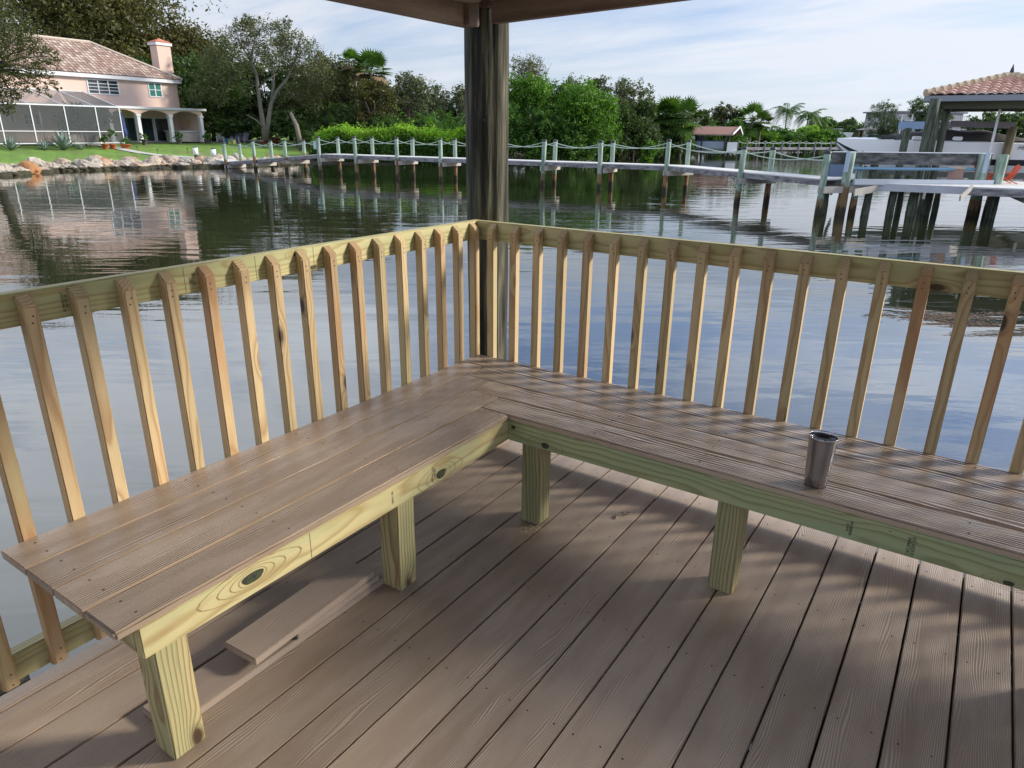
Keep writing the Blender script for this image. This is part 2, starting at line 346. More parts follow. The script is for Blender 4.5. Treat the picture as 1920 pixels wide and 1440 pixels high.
# concrete path on the lawn
M_conc = simple('pale_concrete', (.52, .50, .46), .85, var=.15)
def strip(name, mid, wdt, mat):
    mb = MB(); V = []
    for p in mid:
        a = gpix(p[0], p[1]-wdt(p)/2, .05); b = gpix(p[0], p[1]+wdt(p)/2, .05); V += [a, b]
    mb.add(V, [(2*i, 2*i+1, 2*i+3, 2*i+2) for i in range(len(mid)-1)]); return mb.build(name, mat)
o = strip('garden_path', [(x, 271.6+.2*math.sin(x/40)) for x in range(-60, 185, 12)]+[(200, 274.5), (225, 279.5), (250, 284.5), (275, 288.6), (300, 291.8), (340, 295), (380, 297.5), (405, 299.5)], lambda p: 1.8 if p[0] < 150 else (4.5 if p[0] < 260 else 3.0), M_conc); T(o, kind='structure')
o = strip('patio', [(x, 266.3-(x-260)*.004) for x in range(240, 525, 15)], lambda p: 4.6, M_conc); T(o, kind='structure')
# ---------------- rocks
def rockmat():
    m, k, b, o = newmat('limestone'); oc = k.node('ShaderNodeTexCoord').outputs['Object']
    ri = k.node('ShaderNodeObjectInfo').outputs['Random']; pz = k.sep(k.node('ShaderNodeNewGeometry').outputs['Position'])[2]
    n = k.noise(oc, 2.2, 6, .65); c = k.ramp(n, [(.3, (.15, .13, .11)), (.5, (.37, .33, .27)), (.7, (.52, .47, .41))])
    c = k.mix(k.math('MULTIPLY', k.math('POWER', ri, 4), .8), c, (.42, .25, .14))
    wet = k.ramp(k.math('ADD', pz, k.math('MULTIPLY', n, .25)), [(0, 0.), (1, 0.)]) if False else k.math('LESS_THAN', k.math('SUBTRACT', pz, k.math('MULTIPLY', n, .35)), -1.30)
    k.set(b.inputs['Base Color'], k.mix(wet, c, (.045, .04, .02))); b.inputs['Roughness'].default_value = .9
    bn = k.node('ShaderNodeBump'); bn.inputs['Strength'].default_value = .7; bn.inputs['Distance'].default_value = .08; k.l.new(k.noise(oc, 6, 5), bn.inputs['Height']); k.l.new(bn.outputs[0], b.inputs['Normal'])
    return m
M_rock = rockmat(); M_orock = simple('rust_orange_rock', (.36, .17, .07), .9, var=.6, vscale=2, bump=.7, bscale=5)
from mathutils import noise as mn
def rockmesh(seed):
    bm = bmesh.new(); bmesh.ops.create_icosphere(bm, subdivisions=3, radius=.5); sx, sy, sz = random.uniform(.9, 1.5), random.uniform(.8, 1.1), random.uniform(.6, .85)
    for v in bm.verts:
        p = v.co*2.2+Vector((seed*7.7, 0, 0)); d = mn.noise(p)*.28+mn.noise(p*2.6)*.1
        q = v.co*(1+d); q = Vector((round(q.x*5)/5*.5+q.x*.5, round(q.y*5)/5*.5+q.y*.5, round(q.z*6)/6*.5+q.z*.5))
        v.co = Vector((q.x*sx, q.y*sy, q.z*sz))
    me = bpy.data.meshes.new('rock'); bm.to_mesh(me); bm.free(); me.materials.append(M_rock); return me
RM = [rockmesh(i) for i in range(9)]
def rock(x, d, s, me=None, mat=None):
    p = at(x, 250, 50); az, _ = azD(p); D = Ds(az)+d; o = bpy.data.objects.new('rock', me or random.choice(RM)); C.objects.link(o)
    o.location = (CP.x+D*math.cos(rad(az)), CP.y+D*math.sin(rad(az)), zl(d)+s*.10); o.rotation_euler = (random.uniform(-.5, .5), random.uniform(-.5, .5), random.uniform(0, 6.3)); o.scale = (s, s, s)
    return T(o, 'rough pale limestone rock in the bank between the water and the lawn', 'rock', 'limestone rocks along the lawn bank')
for i in range(260):
    x = -25+i*2.2+random.uniform(-5, 5); big = random.random() < .22
    if 405 < x < 425: continue
    rock(x, random.uniform(-.5, 2.3), random.uniform(1.0, 1.45) if big else random.uniform(.35, .8))
rm = rockmesh(33); rm.materials.clear(); rm.materials.append(M_orock)
o = rock(40, .3, 1.25, rm); o.location.z += .25; o['label'] = 'large rusty orange boulder at the left end of the rock bank'; o['group'] = ''; del o['group']
rm = rockmesh(35); rm.materials.clear(); rm.materials.append(M_orock)
o = rock(188, 1.3, .7, rm); o.location.z += .3; o['label'] = 'upright orange brown boulder perched on top of the pale rock bank'; del o['group']
# ------------------------------------------------------------------ vegetation
def quads(cs, size, asp=.5, up=.0, droop=0):
    n = len(cs); a = RNG.normal(size=(n, 3)); a[:, 2] = a[:, 2]*.7-droop; a /= np.linalg.norm(a, axis=1)[:, None]
    b = RNG.normal(size=(n, 3)); b -= (b*a).sum(1)[:, None]*a; b /= np.linalg.norm(b, axis=1)[:, None]
    s = size*RNG.uniform(.6, 1.3, (n, 1)); a = a*s; b = b*s*asp
    return np.stack([cs-a, cs-b*.9-a*.1, cs+a, cs+b*.9-a*.1], 1).reshape(-1, 3)
def npmesh(name, V, nper=4):
    V = np.asarray(V, dtype=np.float32).reshape(-1, 3); n = len(V)//nper; me = bpy.data.meshes.new(name)
    me.vertices.add(len(V)); me.vertices.foreach_set('co', V.ravel()); me.loops.add(n*nper); me.loops.foreach_set('vertex_index', np.arange(n*nper, dtype=np.int32))
    me.polygons.add(n); me.polygons.foreach_set('loop_start', np.arange(0, n*nper, nper, dtype=np.int32)); me.update(calc_edges=True); return me
def sph(n):
    d = RNG.normal(size=(n, 3)); return d/np.linalg.norm(d, axis=1)[:, None]
def crown(name, blobs, n, size, mat, parent, asp=.5, fill=.45, droop=0):
    vol = np.array([b[3]**2 for b in blobs]); cnt = (n*vol/vol.sum()).astype(int)+1; out = []
    for b, k in zip(blobs, cnt):
        d = sph(k); d[:, 2] = np.where(d[:, 2] < -.3, -d[:, 2], d[:, 2])
        # cluster into sprigs
        m = max(4, k//14); sd = sph(m); sr = RNG.uniform(fill, 1.0, (m, 1))**.6*(1+.22*RNG.normal(size=(m, 1))); sc = sd*sr
        idx = RNG.integers(0, m, k); p = sc[idx]+RNG.normal(size=(k, 3))*.13
        p = p*np.array([b[3], b[3], b[4]])+np.array(b[:3]); out.append(p)
    P = np.concatenate(out); o = link(name, npmesh(name, quads(P, size, asp, droop=droop)), mat, parent); return o
M_bark = simple('grey_bark', (.20, .17, .14), .9, var=.4, vscale=4, bump=.5, bscale=8)
M_barkd = simple('dark_bark', (.06, .05, .04), .9, var=.4, vscale=4)
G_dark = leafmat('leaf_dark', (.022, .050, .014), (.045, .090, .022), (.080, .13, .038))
G_olive = leafmat('leaf_olive', (.055, .072, .026), (.095, .115, .042), (.15, .165, .075), .25)
G_brown = leafmat('leaf_bronze', (.055, .050, .018), (.095, .085, .028), (.10, .12, .03), .3)
G_grey = leafmat('leaf_greygreen', (.052, .074, .036), (.09, .118, .06), (.155, .18, .11), .25)
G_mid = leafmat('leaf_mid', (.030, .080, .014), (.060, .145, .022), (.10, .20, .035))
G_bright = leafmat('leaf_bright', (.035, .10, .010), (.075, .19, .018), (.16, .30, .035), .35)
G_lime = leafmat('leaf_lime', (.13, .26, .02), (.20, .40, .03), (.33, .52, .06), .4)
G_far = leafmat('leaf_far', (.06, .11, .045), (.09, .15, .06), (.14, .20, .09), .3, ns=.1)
G_palm = leafmat('leaf_palm', (.04, .10, .022), (.07, .15, .03), (.12, .21, .05), .25)
def tree(xc, ytop, hw, D, label, mat, n=5000, size=.16, nb=14, cb=.15, name='tree', cat='tree', group=None, seed=0, bark=None, trunk=True, asp=.5, fill=.45, zb=None, bare=0, droop=0, squash=.8, depth=.8):
    rs = random.Random(seed+int(xc)); g = gat(xc, D); top = at(xc, ytop, D).z
    if zb is not None: g.z = zb
    dep = (g-CP).dot(_f); R_ = hw*dep/FPX/1.0; H = top-g.z
    root = empty(name, g, label, cat, group); blobs = []
    z0 = H*cb; hh = (H-z0)/2; cz = z0+hh; tv = Vector((g.x-CP.x, g.y-CP.y, 0)).normalized(); rv = Vector((tv.y, -tv.x, 0))
    for i in range(nb):
        a = rs.uniform(0, 2*math.pi); zz = rs.uniform(-.85, .82) if i else .75; rr = math.sqrt(max(0, 1-zz*zz*.85))*rs.uniform(.35, .85) if i else .1
        br = rs.uniform(.34, .52); p = rv*(R_*rr*math.cos(a))+tv*(R_*depth*rr*math.sin(a))
        blobs.append((p.x, p.y, cz+hh*zz*(1-br*.5), br*R_*1.05, br*min(hh, R_)*1.05*squash+.15))
    if trunk or bare:
        mb = MB(); r0 = max(.08, H*.022)
        if trunk:
            mb.tube([(0, 0, -.3), (.1*r0, 0, H*.2), (rs.uniform(-.3, .3), rs.uniform(-.3, .3), cz*.9)], [r0*1.3, r0, r0*.7], 8)
            for b in blobs[:9]: mb.tube([(0, 0, H*.18+rs.uniform(0, .2)*H), (b[0]*.5, b[1]*.5, b[2]*.6+H*.1), (b[0], b[1], b[2])], [r0*.6, r0*.35, r0*.12], 5)
        for i in range(bare):
            b = rs.choice(blobs); s0 = Vector((b[0]*.4, b[1]*.4, b[2]*.7)); e = Vector(b[:3])+Vector((rs.gauss(0, 1), rs.gauss(0, 1), abs(rs.gauss(0, 1))*.8)).normalized()*b[3]*rs.uniform(1, 1.35)
            mb.tube([s0, (s0+e)/2+Vector((rs.uniform(-.3, .3), rs.uniform(-.3, .3), .2)), e], [r0*.22, r0*.12, .015], 4, cap=False)
        mb.build('trunk', bark or M_bark, root, smooth=True)
    crown('crown', blobs, int(n*1.5), size*1.1, mat, root, asp, fill, droop)
    return root
ORD = 'first second third fourth fifth sixth seventh eighth ninth tenth eleventh twelfth thirteenth fourteenth fifteenth sixteenth seventeenth eighteenth nineteenth twentieth twenty-first twenty-second twenty-third twenty-fourth twenty-fifth twenty-sixth twenty-seventh twenty-eighth twenty-ninth thirtieth thirty-first thirty-second thirty-third thirty-fourth'.split()
def frond(V, base, azi, L, rise, droop, nl=18, lw=.5, w_=.05, sag=.5):
    """pinnate frond as quads"""
    dv = Vector((math.cos(azi), math.sin(azi), 0)); pts = []
    for i in range(nl+1):
        t = i/nl; pts.append(base+dv*(L*t*(1-.18*t*droop))+Vector((0, 0, L*(rise*t-droop*t*t))))
    side = Vector((-dv.y, dv.x, 0))
    for i in range(nl):
        a, b = pts[i], pts[i+1]; hw_ = .018*L*(1-i/nl)+.01; V += [a-side*hw_, b-side*hw_*.8, b+side*hw_*.8, a+side*hw_]
        t = (i+.5)/nl
        if t < .12: continue
        ll = lw*math.sin(math.pi*min(1, t*.9+.12))**.7; fw = (b-a).normalized()
        for sgn in (-1, 1):
            e = a+side*(sgn*ll*.85)+fw*(ll*.55)+Vector((0, 0, -ll*sag*random.uniform(.6, 1.2))); m_ = (a+e)/2+Vector((0, 0, ll*.08))
            V += [a, m_-fw*w_, e, m_+fw*w_]
def palm(x, yc, D, label, H=None, nf=18, L=2.6, rise=.75, droop=1.0, mat=None, nl=16, group=None, lean=0, trunkr=.14, hang=3, cat='palm tree', lw=.5, name='palm_tree', w_=.06):
    g = gat(x, D); top = at(x, yc, D); H = top.z-g.z; root = empty(name, g, label, cat, group)
    mb = MB(); mb.tube([(0, 0, -.2), (lean*.3, 0, H*.5), (lean, 0, H)], [trunkr*1.3, trunkr, trunkr*.85], 8); mb.build('trunk', M_bark, root, smooth=True)
    V = []; c = Vector((lean, 0, H))
    for i in range(nf):
        a = i*2.4+random.uniform(-.3, .3); q = i/nf
        frond(V, c, a, L*random.uniform(.85, 1.1), rise*(1.25-1.25*q)+random.uniform(-.1, .1), droop*(.55+.45*q), nl, lw, w_)
    link('crown', npmesh('crown', V), mat or G_palm, root); return root
def clump(x, ytop, D, label, nf=26, spread=.7, L=None, mat=None, name='palm_clump', cat='palm', group=None, zoff=0, lw=.45, nl=14, w_=.05, xs=.6):
    g = gat(x, D, zoff); L = L or (at(x, ytop, D).z-g.z)*1.1; root = empty(name, g, label, cat, group); V = []
    st = MB()
    for i in range(nf):
        a = random.uniform(0, 6.28); b = Vector((random.gauss(0, xs), random.gauss(0, xs), 0)); st.tube([b, b+Vector((0, 0, L*.22))], .04, 5)
        frond(V, b+Vector((0, 0, L*.1)), a, L*random.uniform(.6, 1.0), random.uniform(.9, 1.5), random.uniform(.5, .95), nl, lw, w_)
    st.build('stem', M_bark, root); link('fronds', npmesh('fronds', V), mat or G_palm, root); return root
def fanpalm(x, yc, D, label, R_=1.2, nf=22, mat=None, group=None, skirt=True, name='fan_palm'):
    g = gat(x, D); top = at(x, yc, D); H = top.z-g.z; root = empty(name, g, label, 'palm tree', group)
    MB().tube([(0, 0, -.2), (.05, 0, H*.5), (0, 0, H)], [.22, .17, .16], 8).build('trunk', M_bark, root, smooth=True); V = []; Vd = []
    for i in range(nf):
        d = Vector((random.gauss(0, 1), random.gauss(0, 1), random.uniform(-.7, 1.3))).normalized(); c = Vector((0, 0, H))+d*R_*.75
        s = d.cross(Vector((0, 0, 1))).normalized(); u = s.cross(d)
        tgt = Vd if (skirt and d.z < -.25) else V
        tgt += [Vector((0, 0, H))-s*.03, c-s*.02, c+s*.02, Vector((0, 0, H))+s*.03]
        for k in range(15):
            a = (k-7)/7*1.9; e = c+(d*math.cos(a)+s*math.sin(a))*R_*.75+Vector((0, 0, -.12*R_)); q = (-d*math.sin(a)+s*math.cos(a))*.06*R_; m_ = (c+e)/2+u*.03
            tgt += [c, m_-q, e, m_+q]
    link('crown', npmesh('crown', V), mat or G_palm, root)
    if Vd: link('dead_fronds', npmesh('dead_fronds', Vd), simple('dead_frond', (.20, .14, .08), .9) if 'dead_frond' not in bpy.data.materials else bpy.data.materials['dead_frond'], root)
    return root
# ---- left bank
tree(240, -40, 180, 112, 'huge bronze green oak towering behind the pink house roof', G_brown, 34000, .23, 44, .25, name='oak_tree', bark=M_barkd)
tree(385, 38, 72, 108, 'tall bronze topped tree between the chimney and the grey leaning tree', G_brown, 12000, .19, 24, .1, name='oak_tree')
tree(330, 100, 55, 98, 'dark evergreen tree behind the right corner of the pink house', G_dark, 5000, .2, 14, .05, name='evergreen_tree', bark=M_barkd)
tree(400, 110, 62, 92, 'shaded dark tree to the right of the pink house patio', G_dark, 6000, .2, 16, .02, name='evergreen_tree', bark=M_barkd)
def twin_tree():
    D = 83; g = gat(470, D); root = empty('oak_tree', g, 'sparse grey tree with two pale forking trunks right of the pink house', 'tree'); mb = MB(); L = lambda x, y, dd=0: at(x, y, D+dd)-g
    def br(pts, r0, r1): mb.tube([L(*p) for p in pts], [r0+(r1-r0)*i/(len(pts)-1) for i in range(len(pts))], 7)
    br([(497, 262), (494, 235), (489, 205), (484, 170), (481, 140), (470, 115)], .30, .12); br([(499, 262), (503, 225), (508, 195), (520, 170), (540, 145), (550, 120, 1)], .28, .10)
    br([(508, 195), (512, 165), (514, 140), (505, 110, -1)], .17, .06); br([(481, 140), (462, 122), (440, 108), (420, 96, 1)], .12, .04); br([(470, 115), (475, 85), (480, 55)], .12, .03); br([(484, 165), (500, 150, -1), (520, 138, -1.5)], .09, .03)
    br([(494, 240), (480, 225, -1), (462, 215, -1)], .10, .03); br([(540, 145), (565, 130), (590, 125)], .09, .03); br([(470, 115), (450, 80), (440, 55)], .08, .02); br([(550, 120, 1), (560, 90), (555, 60)], .08, .02)
    blobs = []
    for x, y, r, dd in [(455, 62, 26, 0), (480, 50, 22, 2), (520, 60, 27, 1), (555, 78, 24, 0), (585, 100, 24, 1), (425, 85, 26, 0), (400, 112, 26, 2), (440, 118, 28, -1), (385, 145, 22, 0), (475, 95, 28, 1), (510, 100, 28, -1), (540, 115, 28, 1), (575, 135, 26, 0), (605, 130, 22, 2), (420, 145, 24, 0), (450, 150, 22, 2), (600, 160, 22, 1), (370, 175, 20, 3), (410, 180, 22, 3), (560, 165, 24, 2), (590, 190, 22, 2), (530, 80, 20, 2), (540, 42, 10, 0), (462, 38, 12, 0)]:
        p = L(x, y, dd); s = r*72/FPX; blobs.append((p.x, p.y, p.z, s, s*.9))
    rs = random.Random(5)
    for i in range(140):
        b = rs.choice(blobs); e = Vector(b[:3])+Vector((rs.gauss(0, 1), rs.gauss(0, 1), abs(rs.gauss(0, 1)))).normalized()*b[3]*rs.uniform(.9, 1.4); s0 = Vector(b[:3])-Vector((rs.uniform(-.6, .6), 0, b[3]*1.0)); mb.tube([s0, (s0+e)/2+Vector((rs.uniform(-.2, .2), 0, .1)), e], [.035, .02, .01], 4, cap=False)
    mb.build('trunk', simple('pale_grey_bark', (.15, .135, .11), .9, var=.35, vscale=3), root, smooth=True); crown('crown', blobs, 26000, .11, G_olive, root, fill=.3)
twin_tree()
tree(642, 92, 62, 90, 'olive rounded oak behind the hedge left of the tall fan palm', G_olive, 9500, .15, 22, .05, name='oak_tree', bare=20)
tree(590, 120, 60, 95, 'dark olive tree in the gap right of the two pale trunks', G_olive, 7000, .17, 16, .0, name='oak_tree')
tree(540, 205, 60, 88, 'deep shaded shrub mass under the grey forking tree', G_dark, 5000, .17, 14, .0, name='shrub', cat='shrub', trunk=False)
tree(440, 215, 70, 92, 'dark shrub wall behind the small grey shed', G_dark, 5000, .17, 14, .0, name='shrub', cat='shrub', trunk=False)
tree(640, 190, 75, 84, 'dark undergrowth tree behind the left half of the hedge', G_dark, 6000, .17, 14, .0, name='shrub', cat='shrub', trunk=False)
fanpalm(702, 132, 82, 'tall fan palm with a brown skirt rising over the olive trees', 1.75, 34)
fanpalm(672, 118, 88, 'dark fan palm head just left of the tall fan palm', 1.4, 22, G_mid)
tree(704, 140, 42, 80.5, 'brownish olive tree directly under the tall fan palm', G_brown, 4500, .15, 12, .0)
tree(765, 122, 42, 86, 'sparse grey green tree with a pointed top between fan palm and piling', G_grey, 5500, .125, 16, .05, bare=26, fill=.3)
tree(817, 150, 30, 90, 'small dark tree with bare top twigs left of the piling', G_grey, 3200, .14, 10, .05, bare=22)
tree(868, 150, 34, 84, 'dry twiggy tree partly hidden by the left edge of the piling', G_olive, 3500, .12, 10, .05, bare=26)
for i, (x, y, D, lb) in enumerate([(832, 168, 73, 'bright feathery palm clump beside the piling above the hedge'), (795, 195, 75, 'mid green palm clump above the hedge, left of the bright feathery one'), (868, 190, 72.5, 'green palm clump half hidden behind the piling'), (745, 208, 75, 'dark palm clump above the middle of the hedge'), (700, 205, 76, 'arching palm clump above the hedge under the tall fan palm'), (655, 215, 77, 'low dark palm clump above the left half of the hedge'), (608, 212, 78, 'shaded palm clump behind the left end of the hedge'), (565, 222, 82, 'leftmost shaded palm clump, by the leaning trunk')]):
    clump(x, y, D, lb, 30 if i < 3 else 24, mat=[G_bright, G_mid, G_mid, G_dark, G_mid, G_dark, G_dark, G_dark][i], xs=1.0, lw=.6)
tree(720, 215, 60, 80, 'dark bush filling the gap behind the palm clumps', G_dark, 4500, .17, 12, .0, name='shrub', cat='shrub', trunk=False)
tree(820, 210, 55, 79, 'shaded bush behind the bright feathery palm', G_dark, 4500, .17, 12, .0, name='shrub', cat='shrub', trunk=False)
MB().tube([gat(563, 79), at(556, 235, 79), at(545, 212, 80)], [.28, .22, .15], 8).build('leaning_trunk', M_bark, smooth=True)
T(bpy.data.objects['leaning_trunk'], 'bare leaning grey tree trunk behind the left end of the hedge', 'tree trunk')
k_ = 0
for x, yt, hw, D, mt in [(345, 75, 45, 104, G_dark), (385, 95, 45, 103, G_dark), (425, 90, 42, 102, G_olive), (465, 95, 45, 101, G_dark), (505, 100, 45, 103, G_olive), (545, 105, 45, 101, G_dark), (585, 105, 45, 102, G_olive), (625, 110, 45, 100, G_dark), (665, 118, 42, 101, G_olive), (705, 128, 42, 100, G_dark), (745, 160, 40, 99, G_grey), (785, 172, 40, 98, G_dark), (825, 172, 40, 98, G_grey), (865, 170, 40, 97, G_dark), (905, 170, 42, 97, G_dark), (950, 165, 45, 97, G_dark), (995, 165, 45, 97, G_dark), (1045, 175, 45, 97, G_dark), (1100, 180, 45, 98, G_dark), (1150, 175, 45, 99, G_dark), (1195, 190, 42, 104, G_dark), (1235, 215, 36, 110, G_dark), (1265, 222, 34, 112, G_dark)]:
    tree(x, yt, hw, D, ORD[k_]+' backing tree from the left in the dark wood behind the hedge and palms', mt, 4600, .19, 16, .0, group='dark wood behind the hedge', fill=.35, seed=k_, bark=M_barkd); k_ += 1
# hedge
def hedge():
    P0, P1 = onz(585, 305.5, ZW), onz(935, 310.5, ZW); d = (P1-P0); L = d.length; d.normalize(); nrm = Vector((-d.y, d.x, 0)); 
    if nrm.dot(Vector((P0.x-CP.x, P0.y-CP.y, 0))) < 0: nrm = -nrm
    root = empty('hedge', P0, 'long bright green mangrove hedge growing along the water behind the dock', 'hedge'); H = at(760, 249, azD(P0)[1]).z-ZW; n = 52000
    u = RNG.uniform(0, 1, n); L2 = L
    # surface of a rounded box: front face, top, ends
    k = RNG.uniform(0, 1, n); s = u*L2; prof = np.where(k < .5, 0, 1); t = RNG.uniform(0, 1, n)
    dep = 5.0; bump = .22*np.sin(s*.9)+.16*np.sin(s*2.3+1)+.12*np.sin(s*5.1)
    endf = np.clip(s/3.0, 0.0, 1); hh = (H+bump*.8)*(.35+.65*np.sqrt(np.clip(endf*(2-endf), 0, 1)))
    y = np.where(prof == 0, .25-.35*np.sin(t*3.1)+bump*.7, .1+t*dep); z = np.where(prof == 0, .15+t*(hh-.15), hh+.25*np.sin(y*2+s)-.05*y)
    pos = np.stack([s, y, z], 1)+RNG.normal(size=(n, 3))*np.array([.12, .16, .13])
    spr = RNG.uniform(0, 1, n) < .10; pos[spr, 2] += np.abs(RNG.normal(size=spr.sum()))*.22
    Wd = np.stack([pos[:, 0]*d.x+pos[:, 1]*nrm.x, pos[:, 0]*d.y+pos[:, 1]*nrm.y, pos[:, 2]], 1)
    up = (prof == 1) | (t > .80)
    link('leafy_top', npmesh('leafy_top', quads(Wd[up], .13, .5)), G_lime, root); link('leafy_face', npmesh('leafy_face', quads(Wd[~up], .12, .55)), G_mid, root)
    mb = MB()
    for i in range(60):
        q = d*(L*(i+random.random())/60)+nrm*random.uniform(.5, 1.6); mb.tube([q+Vector((0, 0, -.4)), q+Vector((random.uniform(-.4, .4), 0, 1.4))], .04, 5)
    mb.build('roots', M_barkd, root)
hedge()
# mangrove bushes right of the piling
for i, (x, yt, hw, D, n, lb, mt) in enumerate([(990, 128, 50, 72, 11000, 'bright green mangrove bush just right of the piling', G_bright), (1045, 142, 42, 74, 8500, 'darker green mangrove bush behind the right of the piling', G_mid), (1092, 148, 55, 71, 12000, 'broad mangrove bush with lit right side at the water edge', G_bright), (1010, 205, 45, 68.5, 7000, 'low shaded mangrove bush at the water beside the piling', G_mid), (1075, 232, 50, 70, 6500, 'low mangrove bush hanging over the water behind the ropes', G_mid), (1128, 235, 30, 74, 4000, 'small mangrove bush at the right foot of the broad bush', G_mid), (930, 190, 45, 68, 6000, 'mangrove bush hidden behind the piling', G_mid)]):
    tree(x, yt, hw, D, lb, mt, n, .13, 22, .02, name='mangrove', cat='bush', zb=-1.3, bark=M_barkd, bare=12, group='mangrove bushes by the water')
tree(992, 100, 46, 92, 'pale bare topped tree rising behind the bright mangrove', G_olive, 3200, .11, 12, .3, bare=60, fill=.2)
tree(1068, 135, 30, 90, 'thin twiggy tree top between two mangroves', G_grey, 1800, .11, 8, .3, bare=35, fill=.2)
tree(1135, 128, 46, 88, 'tall dark feathery tree right of the mangroves', G_grey, 8000, .14, 18, .05, bare=20, bark=M_barkd, fill=.35)
tree(1188, 140, 42, 90, 'dark pine like tree leaning right beyond the mangroves', G_grey, 6000, .14, 16, .05, bare=18, bark=M_barkd)
tree(1215, 178, 32, 88, 'dark rounded tree left of the fan palm thicket', G_dark, 5000, .14, 12, .0, bark=M_barkd)
tree(1160, 190, 50, 86, 'deep green shade tree behind the small shore bush', G_dark, 6500, .15, 14, .0, bark=M_barkd)
tree(1222, 262, 22, 83, 'small bright bush on the bank left of the brown boat shed', G_bright, 2600, .10, 8, .0, name='bush', cat='bush', trunk=False)
tree(1275, 184, 40, 118, 'hazy grey green tree behind the fan palm thicket', G_grey, 4500, .2, 12, .1, fill=.3, bare=15)
tree(1245, 232, 34, 101, 'dark understorey shrub below the fan palm thicket', G_dark, 4500, .17, 12, .0, name='shrub', cat='shrub', trunk=False); tree(1282, 240, 26, 103, 'green understorey shrub left of the boat shed roof', G_mid, 3000, .17, 10, .0, name='shrub', cat='shrub', trunk=False)
for x, y, lb in [(1252, 216, 'left fan palm of the thicket behind the boat shed'), (1278, 222, 'right fan palm of the thicket behind the boat shed'), (1238, 232, 'lowest fan palm of the thicket behind the boat shed')]: fanpalm(x, y, 100, lb, 2.3, 30, G_palm, skirt=False)
tree(1312, 196, 15, 112, 'dark narrow cedar above the boat shed', G_dark, 2600, .18, 8, .2, asp=.3)
tree(1350, 192, 26, 128, 'pale olive tree above the left of the boat shed roof', G_olive, 3200, .2, 10, .1, bare=18)
tree(1378, 196, 24, 130, 'pale grey tree above the right of the boat shed roof', G_grey, 2600, .2, 10, .1, bare=22)
tree(1330, 222, 42, 122, 'bright green shrub behind the brown boat shed', G_mid, 4500, .2, 12, .0, name='shrub', cat='shrub', trunk=False)
tree(1375, 222, 34, 124, 'mid green shrub right of the boat shed roof', G_mid, 4000, .2, 12, .0, name='shrub', cat='shrub', trunk=False)
fanpalm(1407, 226, 128, 'dark fan palm right of the boat shed', 2.3, 34, G_palm, skirt=False); fanpalm(1424, 232, 130, 'smaller fan palm behind the dark fan palm', 1.8, 24, G_dark, skirt=False)
palm(1471, 207, 160, 'tallest coconut palm on the far green bank', nf=22, L=4.2, rise=.7, droop=1.15, lw=.9, w_=.09, name='coconut_palm')
palm(1511, 216, 158, 'coconut palm just right of the tallest one', nf=20, L=4.0, rise=.65, droop=1.15, lw=.9, w_=.09, name='coconut_palm'); palm(1531, 224, 162, 'rightmost low coconut palm of the three', nf=18, L=3.6, rise=.6, droop=1.1, lw=.9, w_=.09, name='coconut_palm')
for i, (x, yt, hw, D, mt) in enumerate([(1290, 240, 32, 116, G_dark), (1405, 243, 34, 136, G_bright), (1440, 247, 34, 138, G_bright), (1475, 243, 34, 140, G_mid), (1505, 241, 32, 142, G_bright), (1540, 246, 32, 143, G_bright), (1574, 249, 20, 144, G_mid), (1420, 234, 30, 149, G_mid), (1520, 233, 28, 153, G_lime), (1545, 238, 28, 155, G_mid), (1460, 238, 32, 150, G_mid)]):
    tree(x, yt, hw, D, ORD[i]+' mangrove shrub from the left in the low green bank below the coconut palms', mt, 3600, .2, 12, .0, name='mangrove', cat='bush', group='mangroves of the far green bank', trunk=False, zb=-1.2)
# far right tree line
for i in range(26):
    x = 1535+i*22+random.uniform(-6, 6); tree(x, random.uniform(222, 240) if x < 1700 else random.uniform(206, 226), 26, 192+random.uniform(0, 25), ORD[i]+' tree from the left in the distant wooded line behind the hut and boathouse', random.choice([G_far, G_far, G_dark, G_mid]), 1700, .34, 9, .0, group='distant tree line', seed=i, trunk=False, fill=.4)
tree(1655, 184, 34, 165, 'windswept feathery pine standing above the far hut', G_dark, 3600, .24, 13, .2, asp=.22, fill=.3, bare=10, bark=M_barkd, name='pine_tree'); tree(1718, 178, 26, 165, 'feathery pine beside the tiled boathouse eave', G_dark, 2600, .24, 10, .3, asp=.22, fill=.3, bark=M_barkd, name='pine_tree'); tree(1745, 185, 22, 168, 'feathery pine directly behind the boathouse eave', G_dark, 2200, .24, 9, .3, asp=.22, fill=.3, bark=M_barkd, name='pine_tree')
# leafy oak in front of the screened porch, left edge of the photo
def left_oak():
    D = 64; g = gat(-30, D); root = empty('oak_tree', g, 'leafy oak at the left edge hanging in front of the screened porch', 'tree'); mb = MB(); L = lambda x, y, dd=0: at(x, y, D+dd)-g; blobs = []
    mb.tube([(0, 0, -.3), L(-25, 180), L(-10, 120)], [.4, .3, .2], 9)
    for x, y, r, dd in [(20, 85, 30, 0), (60, 90, 27, 1), (92, 105, 22, 0), (30, 125, 30, -1), (75, 130, 24, 0), (15, 165, 26, 0), (55, 160, 18, 0), (95, 150, 13, 1), (-20, 110, 40, 0), (-25, 170, 40, 0), (8, 200, 18, 0), (45, 60, 30, 2), (0, 60, 35, 1), (80, 170, 12, 0), (108, 165, 8, 0), (-20, 30, 50, 0), (28, 183, 11, 0)]:
        p = L(x, y, dd); s = r*54/FPX; blobs.append((p.x, p.y, p.z, s, s*.8)); mb.tube([L(-15, 130), (L(-15, 130)+p)/2+Vector((0, 0, .3)), p], [.1, .06, .02], 5)
    mb.build('trunk', M_barkd, root, smooth=True); crown('crown', blobs, 15000, .085, leafmat('oak_leaf', (.03, .045, .012), (.06, .075, .02), (.10, .10, .035), .3), root, fill=.3)
left_oak()
